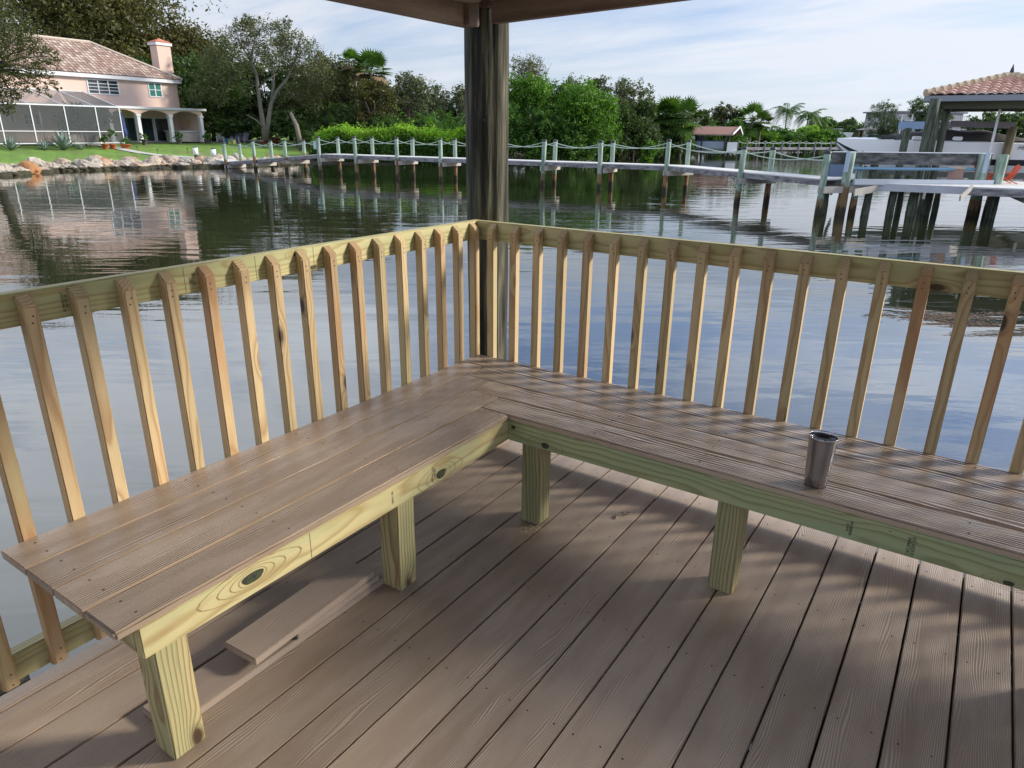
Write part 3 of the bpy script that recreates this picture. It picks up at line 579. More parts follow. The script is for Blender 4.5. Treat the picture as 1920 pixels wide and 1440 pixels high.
# ------------------------------------------------------------------ our deck
H, ZT, LB, BW, BG, SP = .4887, 1.1538, 2.1579, .14, .0062, .1299
WB = 4*BW+3*BG
deck = empty('boat_dock_deck', (0, 0, 0), 'brown grained composite deck floor under the corner bench', 'deck')
seams = [1.027+.1492*k for k in range(-7, 27)]
for k in range(len(seams)):
    x1 = seams[k]; x0 = seams[k-1] if k else -.088
    wd = x1-x0-.0045-(.002 if x0 > 1.7 else 0)
    if wd < .03: continue
    sc = []
    for j in range(-10, 2):
        y = -.922-.476*j
        if y > .09: continue
        for xx in (x0+.032, x1-.032): sc.append(((xx+random.uniform(-.004, .004), y+random.uniform(-.006, .006), 0), 0, .0031))
    e = .14
    lumber('deck_board', ((x0+x1)/2, -5.2, -.0125+random.uniform(-.0008, .0008)), ((x0+x1)/2, e+random.uniform(-.003, .003), -.0125), wd, .025, [M_deck, M_screw], deck, bevel=.003, extra=sc)
for j in range(-9, 3):
    lumber('joist', (-.05, -.922-.476*j if j > -3 else -.922-.476*j, -.119), (4.9, -.922-.476*j, -.119), .038, .184, M_barkd, deck) if -.922-.476*j < .05 else None
lumber('rim_board', (-.069, -5.2, -.12), (-.069, .098, -.12), .038, .184, M_rail, deck); lumber('rim_board', (-.09, .118, -.122), (4.9, .118, -.122), .038, .184, M_rail, deck)
for y in (-.02, -.34, -1.0, -1.8, -2.7): lumber('gap_blocker', (-.05, y, -.36), (4.9, y, -.36), .08, .29, M_barkd, deck)  # unseen beams added below the joists, blocking bright water from the board gaps
def knot(parent, c, ax, rx, rz, lab='dark oval knot in the fascia board'):
    """slightly proud irregular knot disc with a pale halo on a face normal to ax"""
    mb = MB(); n = 22; u = Vector((0, 1, 0)) if abs(ax[0]) > .5 else Vector((1, 0, 0)); v = Vector((0, 0, 1)); a = Vector(ax); c = Vector(c)
    for q, (s_, hh, mi) in enumerate([(1.0, .0008, 0), (.78, .0013, 1)]):
        mb.poly([c+a*hh+u*math.cos(t)*rx*s_*(1+.1*math.sin(3*t+q))+v*math.sin(t)*rz*s_*(1+.1*math.cos(2*t)) for t in [2*math.pi*k/n*(1 if (u.cross(v)).dot(a) > 0 else -1) for k in range(n)]], mi)
    sg_ = 1 if (u.cross(v)).dot(a) > 0 else -1
    for q, s_ in enumerate((1.25, 1.55, 1.95, 2.5)):
        P_ = []
        for k in range(n):
            t = 2*math.pi*k/n*sg_; e1 = 1+.3*q*abs(math.cos(t)); 
            for w2 in (s_, s_+.09): P_.append(c+a*.0005+u*math.cos(t)*rx*w2*e1+v*max(-.040, min(.040, math.sin(t)*rz*w2)))
        mb.add(P_, [(2*k, 2*k+1, (2*k+3) % (2*n), (2*k+2) % (2*n)) for k in range(n)], 2)
    return mb.build('knot', [M_knotr, M_knot, M_kring], parent)
M_kring = simple('knot_ring', (.26, .18, .075), .7)
M_knot = stain('knot_core', [(.3, (.012, .016, .008)), (.6, (.05, .06, .025)), (.75, (.09, .075, .03))], (60, 60, 60), 1, .7, .2, (200, 200, 200)); M_knotr = simple('knot_rim', (.035, .03, .015), .8)
def stamp(txt, loc, rot, size, parent, sx=.75):
    cu = bpy.data.curves.new('t', 'FONT'); cu.body = txt; cu.size = size; cu.align_x = 'CENTER'; cu.align_y = 'CENTER'; cu.space_line = .85; cu.extrude = .0002
    to = bpy.data.objects.new('t', cu); C.objects.link(to); dg = bpy.context.evaluated_depsgraph_get(); dg.update()
    me = bpy.data.meshes.new_from_object(to.evaluated_get(dg)); bpy.data.objects.remove(to); me.name = 'stamp'
    o = link('stamp', me, M_ink, parent); o.matrix_local = Matrix.Translation(loc) @ rot @ Matrix.Diagonal((sx, 1, 1, 1)); return o
# text local x -> up (z), local y -> -along ; reading upward on each face
ROT_R = Matrix(((0, -1, 0, 0), (0, 0, -1, 0), (1, 0, 0, 0), (0, 0, 0, 1)))            # on the face towards -Y, reads upwards
ROT_L = Matrix(((0, 0, 1, 0), (0, -1, 0, 0), (1, 0, 0, 0), (0, 0, 0, 1)))             # on the face towards +X
# ------------------------------------------------------------------ corner bench
bench = empty('corner_bench', (0, 0, 0), 'L shaped corner bench with brown composite slats and green treated lumber frame', 'bench')
zt = H-.0125
def screws(lst): return [((x, y, 0), 0, .0032) for x, y in lst]
for i in range(4):
    c = i*(BW+BG)+BW/2
    ys = [-2.088, -1.643, -1.197, -.793] + ([-.5] if i < 3 else [-.60])
    sc = [(c+s*.034*1.0, y) for y in ys if y < -(i+1)*(BW+BG) for s in (-1, 1)]+[(c+s*.05, -(i+1)*(BW+BG)-.03) for s in (-1, 1)]
    lumber('seat_board', (c, -LB, zt), (c, -(i+1)*(BW+BG)+.002 if i < 3 else -WB+.0, zt), BW, .025, [M_seat, M_screw], bench, bevel=.006 if i == 3 else .0018, extra=screws(sc))
    x0 = i*(BW+BG)+(.0 if i == 0 else .0)
    sc = [(x0+.03, -c+s*.045) for s in (-1, 1)]+[(x, -c+s*.034) for x in (.95, 1.36, 1.75, 2.16, 2.57, 2.98) for s in (-1, 1)]
    lumber('seat_board', (x0, -c, zt), (4.3, -c, zt), BW, .025, [M_seatR, M_screw], bench, bevel=.006 if i == 3 else .0018, extra=screws(sc))
zf = .4195
fl = lumber('fascia', (.559, -2.105, zf), (.559, -.545, zf), .089, .032, M_fasL, bench, up=(1, 0, 0)); fr = lumber('fascia', (.5755, -.559, zf), (4.3, -.559, zf), .089, .032, M_fasR, bench, up=(0, -1, 0))
T(fl, 'pale yellow fascia board under the left seat'); T(fr, 'green tinted fascia board under the right seat')
lumber('end_frame_board', (.02, -2.087, zf-.0), (.5425, -2.087, zf), .089, .034, M_leg, bench, up=(0, -1, 0))
lumber('back_frame_board', (.025, -2.07, zf), (.025, -.02, zf), .089, .036, M_leg, bench, up=(-1, 0, 0)); lumber('back_frame_board', (.045, -.03, zf), (4.3, -.03, zf), .089, .036, M_leg, bench, up=(0, 1, 0))
for y in (-1.17, -.62): lumber('cross_frame_board', (.045, y, zf), (.54, y, zf), .088, .036, M_leg, bench, up=(0, 1, 0))
for x in (1.56, 2.5, 3.4): lumber('cross_frame_board', (x, -.052, zf), (x, -.54, zf), .088, .036, M_leg, bench, up=(1, 0, 0))
for (x0, x1, y0, y1) in [(.453, .542, -2.0685, -1.98), (.453, .542, -1.205, -1.116), (.622, .711, -.5425, -.4535), (1.44, 1.529, -.5425, -.4535), (2.42, 2.509, -.5425, -.4535), (3.4, 3.489, -.5425, -.4535)]:
    lumber('leg', ((x0+x1)/2, (y0+y1)/2, .0005), ((x0+x1)/2, (y0+y1)/2, .4625), .089, .089, M_leg, bench, up=(0, 1, 0), bevel=.004)
for x in (.16, .42): lumber('leg', (x, -2.03, .0005), (x, -2.03, .372), .04, .04, M_leg, bench, up=(0, 1, 0)) if False else None
bpy.context.view_layer.update()
# knots and stamps (children of the fascia meshes, in the fascia's own axes)
def onF(f, o): o.parent = f; o.matrix_parent_inverse = f.matrix_local.inverted(); return o
onF(fl, knot(None, (.575, -1.797, .428), (1, 0, 0), .034, .017)); onF(fl, knot(None, (.575, -1.005, .402), (1, 0, 0), .026, .019))
onF(fr, knot(None, (.752, -.575, .396), (0, -1, 0), .017, .014)); onF(fr, knot(None, (.600, -.575, .437), (0, -1, 0), .010, .009)); onF(fr, knot(None, (2.277, -.575, .385), (0, -1, 0), .013, .009)); onF(fr, knot(None, (2.325, -.575, .384), (0, -1, 0), .009, .008))
for tx, lc, rt, sz, f in [('2x4x10\n064I6081424', (1.859, -.5756, .416), ROT_R, .0125, fr), ('2 NO.2PRIME\n110 KDHT SYP', (2.03, -.5756, .411), ROT_R, .0145, fr), ('K', (1.969, -.5756, .444), ROT_R, .010, fr), ('SYP NO.2 KD\n0641608', (.5756, -1.045, .42), ROT_L, .013, fl), ('GRFN 1108', (.5756, -1.255, .42), ROT_L, .012, fl)]:
    onF(f, stamp(tx, lc, rt, sz, None))
for y in (-1.60,): onF(fl, MB().box(.5751, .5756, y-.0006, y+.0006, .378, .462).build('pencil_line', M_ink))
# ------------------------------------------------------------------ railings
RL = empty('railing', (0, 0, 0), 'left wooden railing with upright square balusters behind the left bench', 'railing', 'railings behind the corner bench')
RR = empty('railing', (0, 0, 0), 'right wooden railing running behind the bench with the steel tumbler', 'railing', 'railings behind the corner bench')
lumber('top_rail', (-.057, -4.2, ZT-.0445), (-.057, .076, ZT-.0445), .089, .038, M_rail, RL, up=(1, 0, 0), bevel=.0035)
tr = lumber('top_rail', (-.037, .057, ZT-.0445), (4.3, .057, ZT-.0445), .089, .038, M_rail, RR, up=(0, -1, 0), bevel=.0035)
lumber('bottom_rail', (-.057, -4.2, .096), (-.057, .076, .096), .089, .038, M_rail, RL, up=(1, 0, 0)); lumber('bottom_rail', (-.037, .057, .096), (4.3, .057, .096), .089, .038, M_rail, RR, up=(0, -1, 0))
ZB0, ZB1 = .042, ZT-.004
def baluster(c, R_, inward):
    # local z (thickness axis) points inward to the deck; top mitred so the front is lower
    def cut(co):
        s = -.030*(co.z/.038+.5)
        return s if co.x > 0 else (.022*(co.z/.038+.5))
    return lumber('baluster', (c[0], c[1], ZB0), (c[0]+random.uniform(-.0015, .0015)*abs(inward[1]), c[1]+random.uniform(-.0015, .0015)*abs(inward[0]), ZB1), .0375, .0375, [M_pine, M_screw], R_, up=inward, bevel=.0035, cut=cut, extra=[((c[0]+random.uniform(-.004, .004)*abs(inward[1]), c[1]+random.uniform(-.004, .004)*abs(inward[0]), z), 0, .0026) for z in (ZT-.06, ZT-.078, .075, .11)])
for i in range(-1, 30): baluster((-.019, -(.1367+SP*i), 0), RL, (1, 0, 0))
for i in range(-1, 29): baluster((.1993+SP*i, .019, 0), RR, (0, -1, 0))
bpy.context.view_layer.update()
# lumber stamps on the left top rail, face x=-.038
trl = [o for o in RL.children if o.name.startswith('top_rail')][0]
def kl(y): onF(trl, MB().box(-.0379, -.0374, y-.0005, y+.0005, ZT-.086, ZT-.004).build('pencil_line', M_ink))
for y in (-1.83, -1.5, -1.235, -.98): kl(y)
onF(trl, stamp('2001\nSYP 1208', (-.0374, -1.475, ZT-.045), ROT_L, .014, None)); onF(trl, stamp('#2 PRIME KDHT\n208 SYP GR', (-.0374, -1.855, ZT-.045), ROT_L, .0105, None))
onF(trl, knot(None, (-.038, -1.06, ZT-.02), (1, 0, 0), .010, .009)); onF(trl, knot(None, (-.038, -.985, ZT-.078), (1, 0, 0), .018, .008))
# ------------------------------------------------------------------ shelter: piling, beams, roof
def roundpile(name, c, r, z0, z1, mat, parent=None, seg=28, rough=.004, r1=None, rings=30):
    bm = MB(); V = []; r1 = r1 or r; ph = random.uniform(0, 9)
    for j in range(rings+1):
        t = j/rings; z = z0+(z1-z0)*t; rr = r+(r1-r)*t
        for k in range(seg):
            a = 2*math.pi*k/seg; q = rr+rough*(mn.noise(Vector((math.cos(a)*3+ph, math.sin(a)*3, z*.7)))*1.6+mn.noise(Vector((math.cos(a)*9+ph, math.sin(a)*9, z*2.)))*.8)
            V.append((c[0]+q*math.cos(a), c[1]+q*math.sin(a), z))
    F = [(j*seg+k, j*seg+(k+1) % seg, (j+1)*seg+(k+1) % seg, (j+1)*seg+k) for j in range(rings) for k in range(seg)]+[tuple(rings*seg+k for k in range(seg))]
    bm.add(V, F); return bm.build(name, mat, parent, smooth=True)
PC = (CP.x-.5862*3.64, CP.y+.8102*3.64)
pl_ = empty('piling', (PC[0], PC[1], 0), 'thick dark weathered round piling rising behind the railing corner', 'piling'); roundpile('pole', (0, 0), .098, -3, 2.6, M_pile, pl_, 64, .0065, .104, 120)
pc2 = roundpile('piling', (-.15, -2.235), .1, -3, -.012, M_pile); T(pc2, 'cut off dark piling head at the deck edge below the left railing', 'piling')
shel = empty('shelter_roof', (0, 0, 2), 'brown timber roof frame overhead resting on the round piling', 'roof')
zb = 1.995-2
def beam(n_, a, b, w_, h_, m=M_beam): return lumber(n_, a, b, w_, h_, m, shel, up=(0, 0, 1), bevel=.004)
beam('beam', (-.075, -4.6, zb+.045), (-.075, -.02, zb+.045), .045, .09); beam('beam', (.03, .085, zb+.060), (4.6, .085, zb+.185), .045, .088)
beam('header', (-.115, -4.6, zb+.10), (-.115, .12, zb+.10), .04, .14); beam('header', (-.09, .15, zb+.165), (4.6, .15, zb+.22), .04, .14)
beam('block', (-.075, -.02, zb+.13), (-.075, .06, zb+.13), .09, .25)
beam('trim_board', (-.035, -4.6, zb+.105), (-.035, .0, zb+.105), .12, .028, M_soff); beam('trim_board', (.03, .045, zb+.118), (4.6, .045, zb+.243), .12, .028, M_soff); beam('trim_board', (-.02, -4.6, zb+.15), (-.02, -.06, zb+.15), .03, .06, M_beam); beam('trim_board', (.03, .025, zb+.165), (4.6, .025, zb+.29), .03, .06, M_beam)
for y in [-.5-.6*i for i in range(7)]: beam('rafter', (-.13, y, zb+.235), (4.6, y, zb+.235), .04, .14)
MB().box(-.4, 4.7, -4.6, .45, .31, .34).build('roof_deck', M_soff, shel)
MB().box(-.45, 4.75, -4.65, .50, .342, .36).build('shingles', simple('grey_shingle', (.12, .11, .10), .9, var=.3), shel)
# ------------------------------------------------------------------ tumbler
cup = empty('tumbler', (1.729, -.487, H), 'brushed stainless steel tumbler standing on the right bench', 'tumbler')
M_steel, k, b, o_ = newmat('brushed_steel'); oc = k.node('ShaderNodeTexCoord').outputs['Object']; s = k.sep(oc); an = k.math('ARCTAN2', s[1], s[0])
nn = k.noise(k.comb(k.math('MULTIPLY', an, 1.2), 0, k.math('MULTIPLY', s[2], 160)), 1, 3); b.inputs['Metallic'].default_value = 1; b.inputs['Base Color'].default_value = (.40, .40, .42, 1)
k.set(b.inputs['Roughness'], k.math('MULTIPLY_ADD', nn, .22, .12)); b.inputs['Anisotropic'].default_value = .6
MB().lathe([(.0, .0), (.030, .0), (.0335, .003), (.0345, .014), (.0345, .016), (.0352, .018), (.0362, .03), (.0425, .160), (.0440, .171), (.0444, .1735), (.0436, .1745), (.0422, .173), (.0415, .165), (.033, .02), (0, .02)], 64).build('body', M_steel, cup, smooth=True)
MB().lathe([(.0414, .160), (.0405, .164), (.038, .1645), (.0365, .158), (.035, .156), (.0, .156)], 48).build('lid', simple('smoked_lid', (.03, .032, .035), .12, spec=.8), cup, smooth=True)
# ------------------------------------------------------------------ offcuts under the left bench
def offcut(lab, a, b, wd, z, tilt=0, th=.025, l2=None):
    a = Vector((*a, z)); b = Vector((*b, z+tilt)); c = (a+b)/2; r = empty('board_offcut', (c.x, c.y, z-th/2), lab, 'board', 'offcut boards stacked under the left bench')
    o = lumber('plank', a-Vector((c.x, c.y, z-th/2)), b-Vector((c.x, c.y, z-th/2)), wd, th, M_offc, r, bevel=.002); return r
offcut('lowest long narrow offcut board lying on the deck under the left bench', (.388, -2.03), (.388, -1.20), .14, .0135)
offcut('middle offcut board in the stack under the left bench', (.393, -1.60), (.385, -1.225), .14, .0395, .0)
offcut('top offcut board of the stack, with a cut end toward the bench leg', (.408, -1.768), (.383, -1.246), .14, .0660, .0)
# curled shaving / leaf and sawdust
mb = MB(); c0 = onz(1162, 966, 0.0); pts = []
for i in range(26): t = i/25; pts.append(c0+Vector((.0+.028*t+.011*math.cos(t*9), .004+.016*t+.011*math.sin(t*9), .004+.006*abs(math.sin(t*12)))))
mb.tube(pts, .0013, 5); c1 = onz(1154, 968, 0); mb.tube([c1+Vector((-.004, .004, .004)), c1+Vector((.004, -.012, .006)), c1+Vector((.010, -.026, .003))], [.002, .0045, .0015], 6)
T(mb.build('dry_twig', simple('dry_leaf', (.10, .055, .03), .8)), 'small curled dry twig lying on the deck near the bench corner', 'twig')
mb = MB()
for i in range(170):
    cx, cy = random.choice([(990, 995, ), (985, 998), (1000, 992)]) if i < 120 else (random.uniform(880, 1100), random.uniform(985, 1090)); p = onz(cx+random.gauss(0, 9), cy+random.gauss(0, 4), .0008); r_ = random.uniform(.0008, .0022)
    mb.box(p.x-r_, p.x+r_, p.y-r_*.6, p.y+r_*.6, .0004, .0022)
T(mb.build('sawdust', simple('sawdust', (.55, .45, .28), .9)), 'pale sawdust crumbs scattered at the foot of the corner bench leg', 'sawdust', kind='stuff')
# ------------------------------------------------------------------ pink house
def tilemat(name, c1, c2, c3, sx, sy):
    """barrel roof tiles laid on the roof's own UV (u across, v up the slope), metres"""
    m, k, b, o = newmat(name); uv = k.node('ShaderNodeUVMap').outputs[0]; s = k.sep(uv)
    u = k.math('MULTIPLY', s[0], 1/sx); v = k.math('MULTIPLY', s[1], 1/sy)
    cell = k.comb(k.math('FLOOR', u), k.math('FLOOR', v), 0); wn = k.node('ShaderNodeTexWhiteNoise', noise_dimensions='3D'); k.l.new(cell, wn.inputs['Vector'])
    fu = k.math('FRACT', u); fv = k.math('FRACT', v); dome = k.math('SINE', k.math('MULTIPLY', fu, math.pi))
    big = k.noise(uv, .5, 4, .6); c = k.ramp(k.math('ADD', k.math('MULTIPLY', wn.outputs['Value'], .6), k.math('MULTIPLY', big, .4)), [(.2, c1), (.5, c2), (.8, c3)])
    edge = k.math('LESS_THAN', fv, .16); c = k.mix(k.math('MULTIPLY', edge, .75), c, tuple(q*.28 for q in c1)); c = k.mix(k.math('MULTIPLY', k.math('LESS_THAN', dome, .35), .55), c, tuple(q*.35 for q in c1))
    k.set(b.inputs['Base Color'], c); b.inputs['Roughness'].default_value = .85
    bn = k.node('ShaderNodeBump'); bn.inputs['Distance'].default_value = .08; bn.inputs['Strength'].default_value = 1; k.l.new(k.math('ADD', dome, k.math('MULTIPLY', fv, -.8)), bn.inputs['Height']); k.l.new(bn.outputs[0], b.inputs['Normal'])
    return m
def roofmesh(name, faces, mat, parent):
    """faces: lists of points, first edge = eave; builds UVs in metres"""
    me = bpy.data.meshes.new(name); V = []; F = []; UV = []
    for f in faces:
        f = [Vector(p) for p in f]; o = len(V); V += f; F.append(tuple(range(o, o+len(f)))); e = (f[1]-f[0]).normalized(); n = e.cross(f[2]-f[0]).normalized(); v = n.cross(e)
        UV += [((p-f[0]).dot(e), (p-f[0]).dot(v)) for p in f]
    me.from_pydata(V, [], F); ul = me.uv_layers.new(name='UVMap')
    for i, q in enumerate(UV): ul.data[i].uv = q
    me.update(); return link(name, me, mat, parent)
M_pink = simple('pink_stucco', (.61, .45, .375), .9, var=.09, vscale=.6, bump=.15, bscale=30); M_trim = simple('white_trim', (.62, .63, .65), .6); M_glass = simple('dark_glass', (.02, .03, .035), .05, spec=.8)
M_glassg = simple('green_glass', (.05, .17, .14), .08, spec=.8); M_htile = tilemat('house_tiles', (.22, .14, .11), (.36, .25, .20), (.50, .41, .35), .42, .50)
EV = 6.5; hA = onz(340, 150, EV); hB = onz(100, 132, EV); HZ = .12
hd = Vector((hB.x-hA.x, hB.y-hA.y, 0)).normalized(); hn = Vector((hd.y, -hd.x, 0))
if hn.dot(Vector((CP.x-hA.x, CP.y-hA.y, 0))) < 0: hn = -hn
hM = Matrix((hd, hn, Vector((0, 0, 1)))).transposed().to_4x4(); hO = Vector((hA.x, hA.y, HZ))
def hp(x, y, t=0):
    """photo pixel -> house coordinates (s along facade, t towards the water, z) on the plane t"""
    p = onplane(x, y, hO+hn*t, hn)-hO; return (p.dot(hd), t, p.z)
house = empty('house', hO, 'two storey pink stucco house with tiled hip roof and arched patio', 'house'); house.rotation_euler = (0, 0, math.atan2(hd.y, hd.x))
flip = (hd.cross(Vector((0, 0, 1)))).dot(hn)   # local y of the empty is z x hd
ly = Vector((0, 0, 1)).cross(hd); SG = 1 if ly.dot(hn) > 0 else -1
def hb(mb, s0, s1, t0, t1, z0, z1, mi=0): return mb.box(s0, s1, min(SG*t0, SG*t1), max(SG*t0, SG*t1), z0, z1, mi)
ez = EV-HZ; LW = 30.
hb(MB(), .25, LW, -10, -.55, 0, ez-.2).build('wall', M_pink, house)
hb(MB(), -.0, LW+.6, -10.6, 0, ez-.38, ez-.02).build('eave_fascia', M_trim, house)
ap = hp(168, 80, -5.3); az_ = ap[2]; L_ = lambda s, t, z: (s, SG*t, z)
fc = [[L_(-.1, .1, ez), L_(LW+.7, .1, ez), L_(LW-5, -5.3, az_), L_(ap[0], -5.3, az_)], [L_(-.1, -10.7, ez), L_(-.1, .1, ez), L_(ap[0], -5.3, az_)], [L_(LW+.7, -10.7, ez), L_(-.1, -10.7, ez), L_(ap[0], -5.3, az_), L_(LW-5, -5.3, az_)], [L_(LW+.7, .1, ez), L_(LW+.7, -10.7, ez), L_(LW-5, -5.3, az_)]]
roofmesh('roof', fc, M_htile, house)
mb = MB(); mb.tube([L_(-.1, .1, ez+.05), L_(ap[0], -5.3, az_+.05)], .16, 6); mb.tube([L_(ap[0], -5.3, az_+.05), L_(LW-5, -5.3, az_+.05)], .16, 6); mb.build('ridge_tiles', M_htile if False else simple('ridge', (.5, .42, .35), .9, var=.3), house)
def win(x0, y0, x1, y1, nx, ny, gm, t=-.55):
    a = hp(x0, y0, t); b = hp(x1, y1, t); s0, s1 = sorted((a[0], b[0])); z0, z1 = sorted((a[2], b[2])); fr_ = MB(); fw = .09
    hb(fr_, s0-fw, s1+fw, t, t+.08, z1, z1+fw); hb(fr_, s0-fw, s1+fw, t, t+.10, z0-fw, z0)
    for i in range(nx+1): q = s0+(s1-s0)*i/nx; hb(fr_, q-fw*.6, q+fw*.6, t, t+.07, z0, z1)
    for j in range(1, ny): q = z0+(z1-z0)*j/ny; hb(fr_, s0, s1, t, t+.055, q-.03, q+.03)
    f = fr_.build('window', M_trim, house); hb(MB(), s0, s1, t, t+.03, z0, z1).build('pane', gm, f)
win(162, 149, 224, 177, 3, 4, M_glass); win(277, 156, 304, 181, 2, 2, M_glassg)
ch = MB(); c0 = hp(302, 143, -2.0); c1 = hp(327, 143, -2.0); ctop = hp(312, 86, -2.0)[2]; sL, sR = sorted((c0[0], c1[0]))
hb(ch, sL, sR, -3.2, -2.0, ez-.5, ctop); cho = ch.build('chimney', M_pink, house); mb = MB(); hb(mb, sL-.15, sR+.15, -3.35, -1.85, ctop, ctop+.28); mb.build('chimney_ledge', M_trim, cho)
mid = ((sL+sR)/2, SG*-2.6, ctop+.75); q = [L_(sL-.2, -1.8, ctop+.29), L_(sR+.2, -1.8, ctop+.29), L_(sR+.2, -3.4, ctop+.29), L_(sL-.2, -3.4, ctop+.29)]; MB().add(q+[mid], [(0, 1, 4), (1, 2, 4), (2, 3, 4), (3, 0, 4)]).build('chimney_cap', simple('red_tile', (.45, .16, .09), .85, var=.3), cho)
# patio portico: roof slab, arcade wall with three arches, columns
TP = 3.6; sl0 = hp(387, 207, TP); sl1 = hp(215, 195, TP); pz = (sl0[2]+sl1[2])/2
mb = MB(); hb(mb, sl0[0], sl1[0]+9, -.5, TP, pz-.22, pz); mb.build('patio_roof', M_trim, house)
cols = [hp(376, 225, TP-.3)[0], hp(319, 225, TP-.3)[0], hp(259, 225, TP-.3)[0], hp(206, 225, TP-.3)[0]]
sp_z = hp(319, 218, TP-.3)[2]; at_z = hp(290, 210, TP-.3)[2]
for j in range(3):
    a, b = cols[j], cols[j+1]; mb = MB(); n = 16; pts = [(a, sp_z)]+[(a+(b-a)*(.04+.92*i/n), sp_z+(pz-.32-sp_z)*math.sin(math.pi*i/n)**.6) for i in range(n+1)]+[(b, sp_z)]
    for i in range(len(pts)-1):
        (x0, z0), (x1, z1) = pts[i], pts[i+1]; mb.prism([(x0, SG*(TP-.45), z0), (x1, SG*(TP-.45), z1), (x1, SG*(TP-.45), pz-.22), (x0, SG*(TP-.45), pz-.22)], (0, SG*.3, 0))
    mb.build('arch', M_pink, house)
for s_ in cols: mb = MB(); hb(mb, s_-.17, s_+.17, TP-.5, TP-.12, 0, sp_z+.1); hb(mb, s_-.26, s_+.26, TP-.57, TP-.05, 0, .18); hb(mb, s_-.24, s_+.24, TP-.55, TP-.07, sp_z-.1, sp_z+.12); mb.build('column', M_trim, house)
for x0, x1 in [(262, 283), (289, 316), (232, 250)]:
    a, b = hp(x0, 220, -.5)[0], hp(x1, 220, -.5)[0]; s0, s1 = sorted((a, b)); mb = MB(); hb(mb, s0-.1, s1+.1, -.5, -.42, 0, 2.45); d_ = mb.build('patio_door', M_trim, house); mb = MB(); hb(mb, s0, s1, -.5, -.40, .06, 2.35); mb.build('pane', M_glass, d_)
mb = MB(); a, b = sorted((hp(325, 245, 1.6)[0], hp(372, 245, 1.6)[0])); hb(mb, a, b, .2, 2.6, 0, 1.05); bar_ = mb.build('bar_counter', simple('stacked_stone', (.42, .38, .33), .9, var=.4, vscale=5, bump=.5, bscale=6), house); mb = MB(); hb(mb, a-.1, b+.1, .1, 2.75, 1.05, 1.13); mb.build('counter_top', M_trim, bar_)
mb = MB(); hb(mb, sl0[0]+.3, sl0[0]+.6, -.5, 3.2, 0, pz-.25); mb.build('side_wall', M_pink, house)
# windows and doors of the wall behind the screens
win(42, 215, 76, 233, 3, 2, M_glass, -.55); win(101, 215, 112, 240, 1, 2, M_glass, -.55); win(130, 215, 137, 240, 1, 2, M_glass, -.55); win(18, 218, 28, 228, 1, 1, M_glassg, -.55)
MB().tube([L_(*[(hp(349, 225, 2.2)[0])], 2.2, 1.6), L_(hp(349, 225, 2.2)[0], 2.2, 2.9)], .05, 6).build('lamp_bracket', M_black, house) if False else None
# screen enclosure (a cage of white aluminium with dark mesh)
TE = 7.5; cage = empty('screen_enclosure', hO, 'white framed screened pool cage with sloping dark mesh roof beside the pink house', 'screen enclosure'); cage.rotation_euler = house.rotation_euler
def meshmat():
    m, k, b, o = newmat('insect_screen'); t = k.node('ShaderNodeBsdfTransparent'); t.inputs[0].default_value = (.75, .77, .78, 1); b.inputs['Base Color'].default_value = (.11, .12, .13, 1); b.inputs['Roughness'].default_value = .8
    mx = k.node('ShaderNodeMixShader'); mx.inputs[0].default_value = .42; k.l.new(t.outputs[0], mx.inputs[1]); k.l.new(b.outputs[0], mx.inputs[2]); k.l.new(mx.outputs[0], o.inputs[0]); return m
M_screen = meshmat(); e0 = hp(222, 201, TE); e1 = hp(0, 193, TE); ehz = (e0[2]+e1[2])/2; sE0 = e0[0]; sE1 = e1[0]+8
fr_ = MB()
def hbar(a, b, w_=.10): fr_.bar(L_(*a), L_(*b), w_*.72, w_*.72)
gzE = .10-HZ
hbar((sE0, TE, ehz), (sE1, TE, ehz), .14); hbar((sE0, TE, gzE+1.05), (sE1, TE, gzE+1.05), .08); hbar((sE0, TE, gzE+.08), (sE1, TE, gzE+.08), .1)
cx_ = [hp(x, 230, TE)[0] for x in (228, 183, 125, 62, 2)]; cx_ += [cx_[-1]+(cx_[-1]-cx_[-2])*k_ for k_ in (1,)]; cx_[0] = sE0; RZ = hp(150, 172, 3.0)[2]
for s_ in cx_: hbar((s_, TE, gzE), (s_, TE, ehz), .11); hbar((s_, TE, ehz), (s_+.6, 3.2, RZ), .09); hbar((s_+.6, 3.2, RZ), (s_+.6, -.5, RZ+.1), .08)
hbar((sE0+.6, 3.2, RZ), (sE1, 3.2, RZ), .09); hbar((sE0, TE, gzE+1.05), (sE0, -.4, gzE+1.05), .07); hbar((sE0, TE, ehz), (sE0, -.4, ehz), .09)
for s_ in cx_[1:3]: hbar((s_-.5, 2.5, gzE), (s_-.5, 2.5, ehz), .1)
fr_.build('frame', M_trim, cage); sm = MB()
sm.poly([L_(sE0, TE-.02, gzE), L_(sE1, TE-.02, gzE), L_(sE1, TE-.02, ehz), L_(sE0, TE-.02, ehz)]); sm.poly([L_(sE0, TE, ehz), L_(sE1, TE, ehz), L_(sE1, 3.2, RZ), L_(sE0+.6, 3.2, RZ)]); sm.poly([L_(sE0, TE, gzE), L_(sE0, TE, ehz), L_(sE0, -.4, ehz), L_(sE0, -.4, gzE)]); sm.poly([L_(sE0, TE, ehz), L_(sE0+.6, 3.2, RZ), L_(sE0+.6, -.4, RZ), L_(sE0, -.4, ehz)])
sm.build('screen_mesh', M_screen, cage)
def hw(s, t, z): return hO+hd*s+hn*t+Vector((0, 0, z))
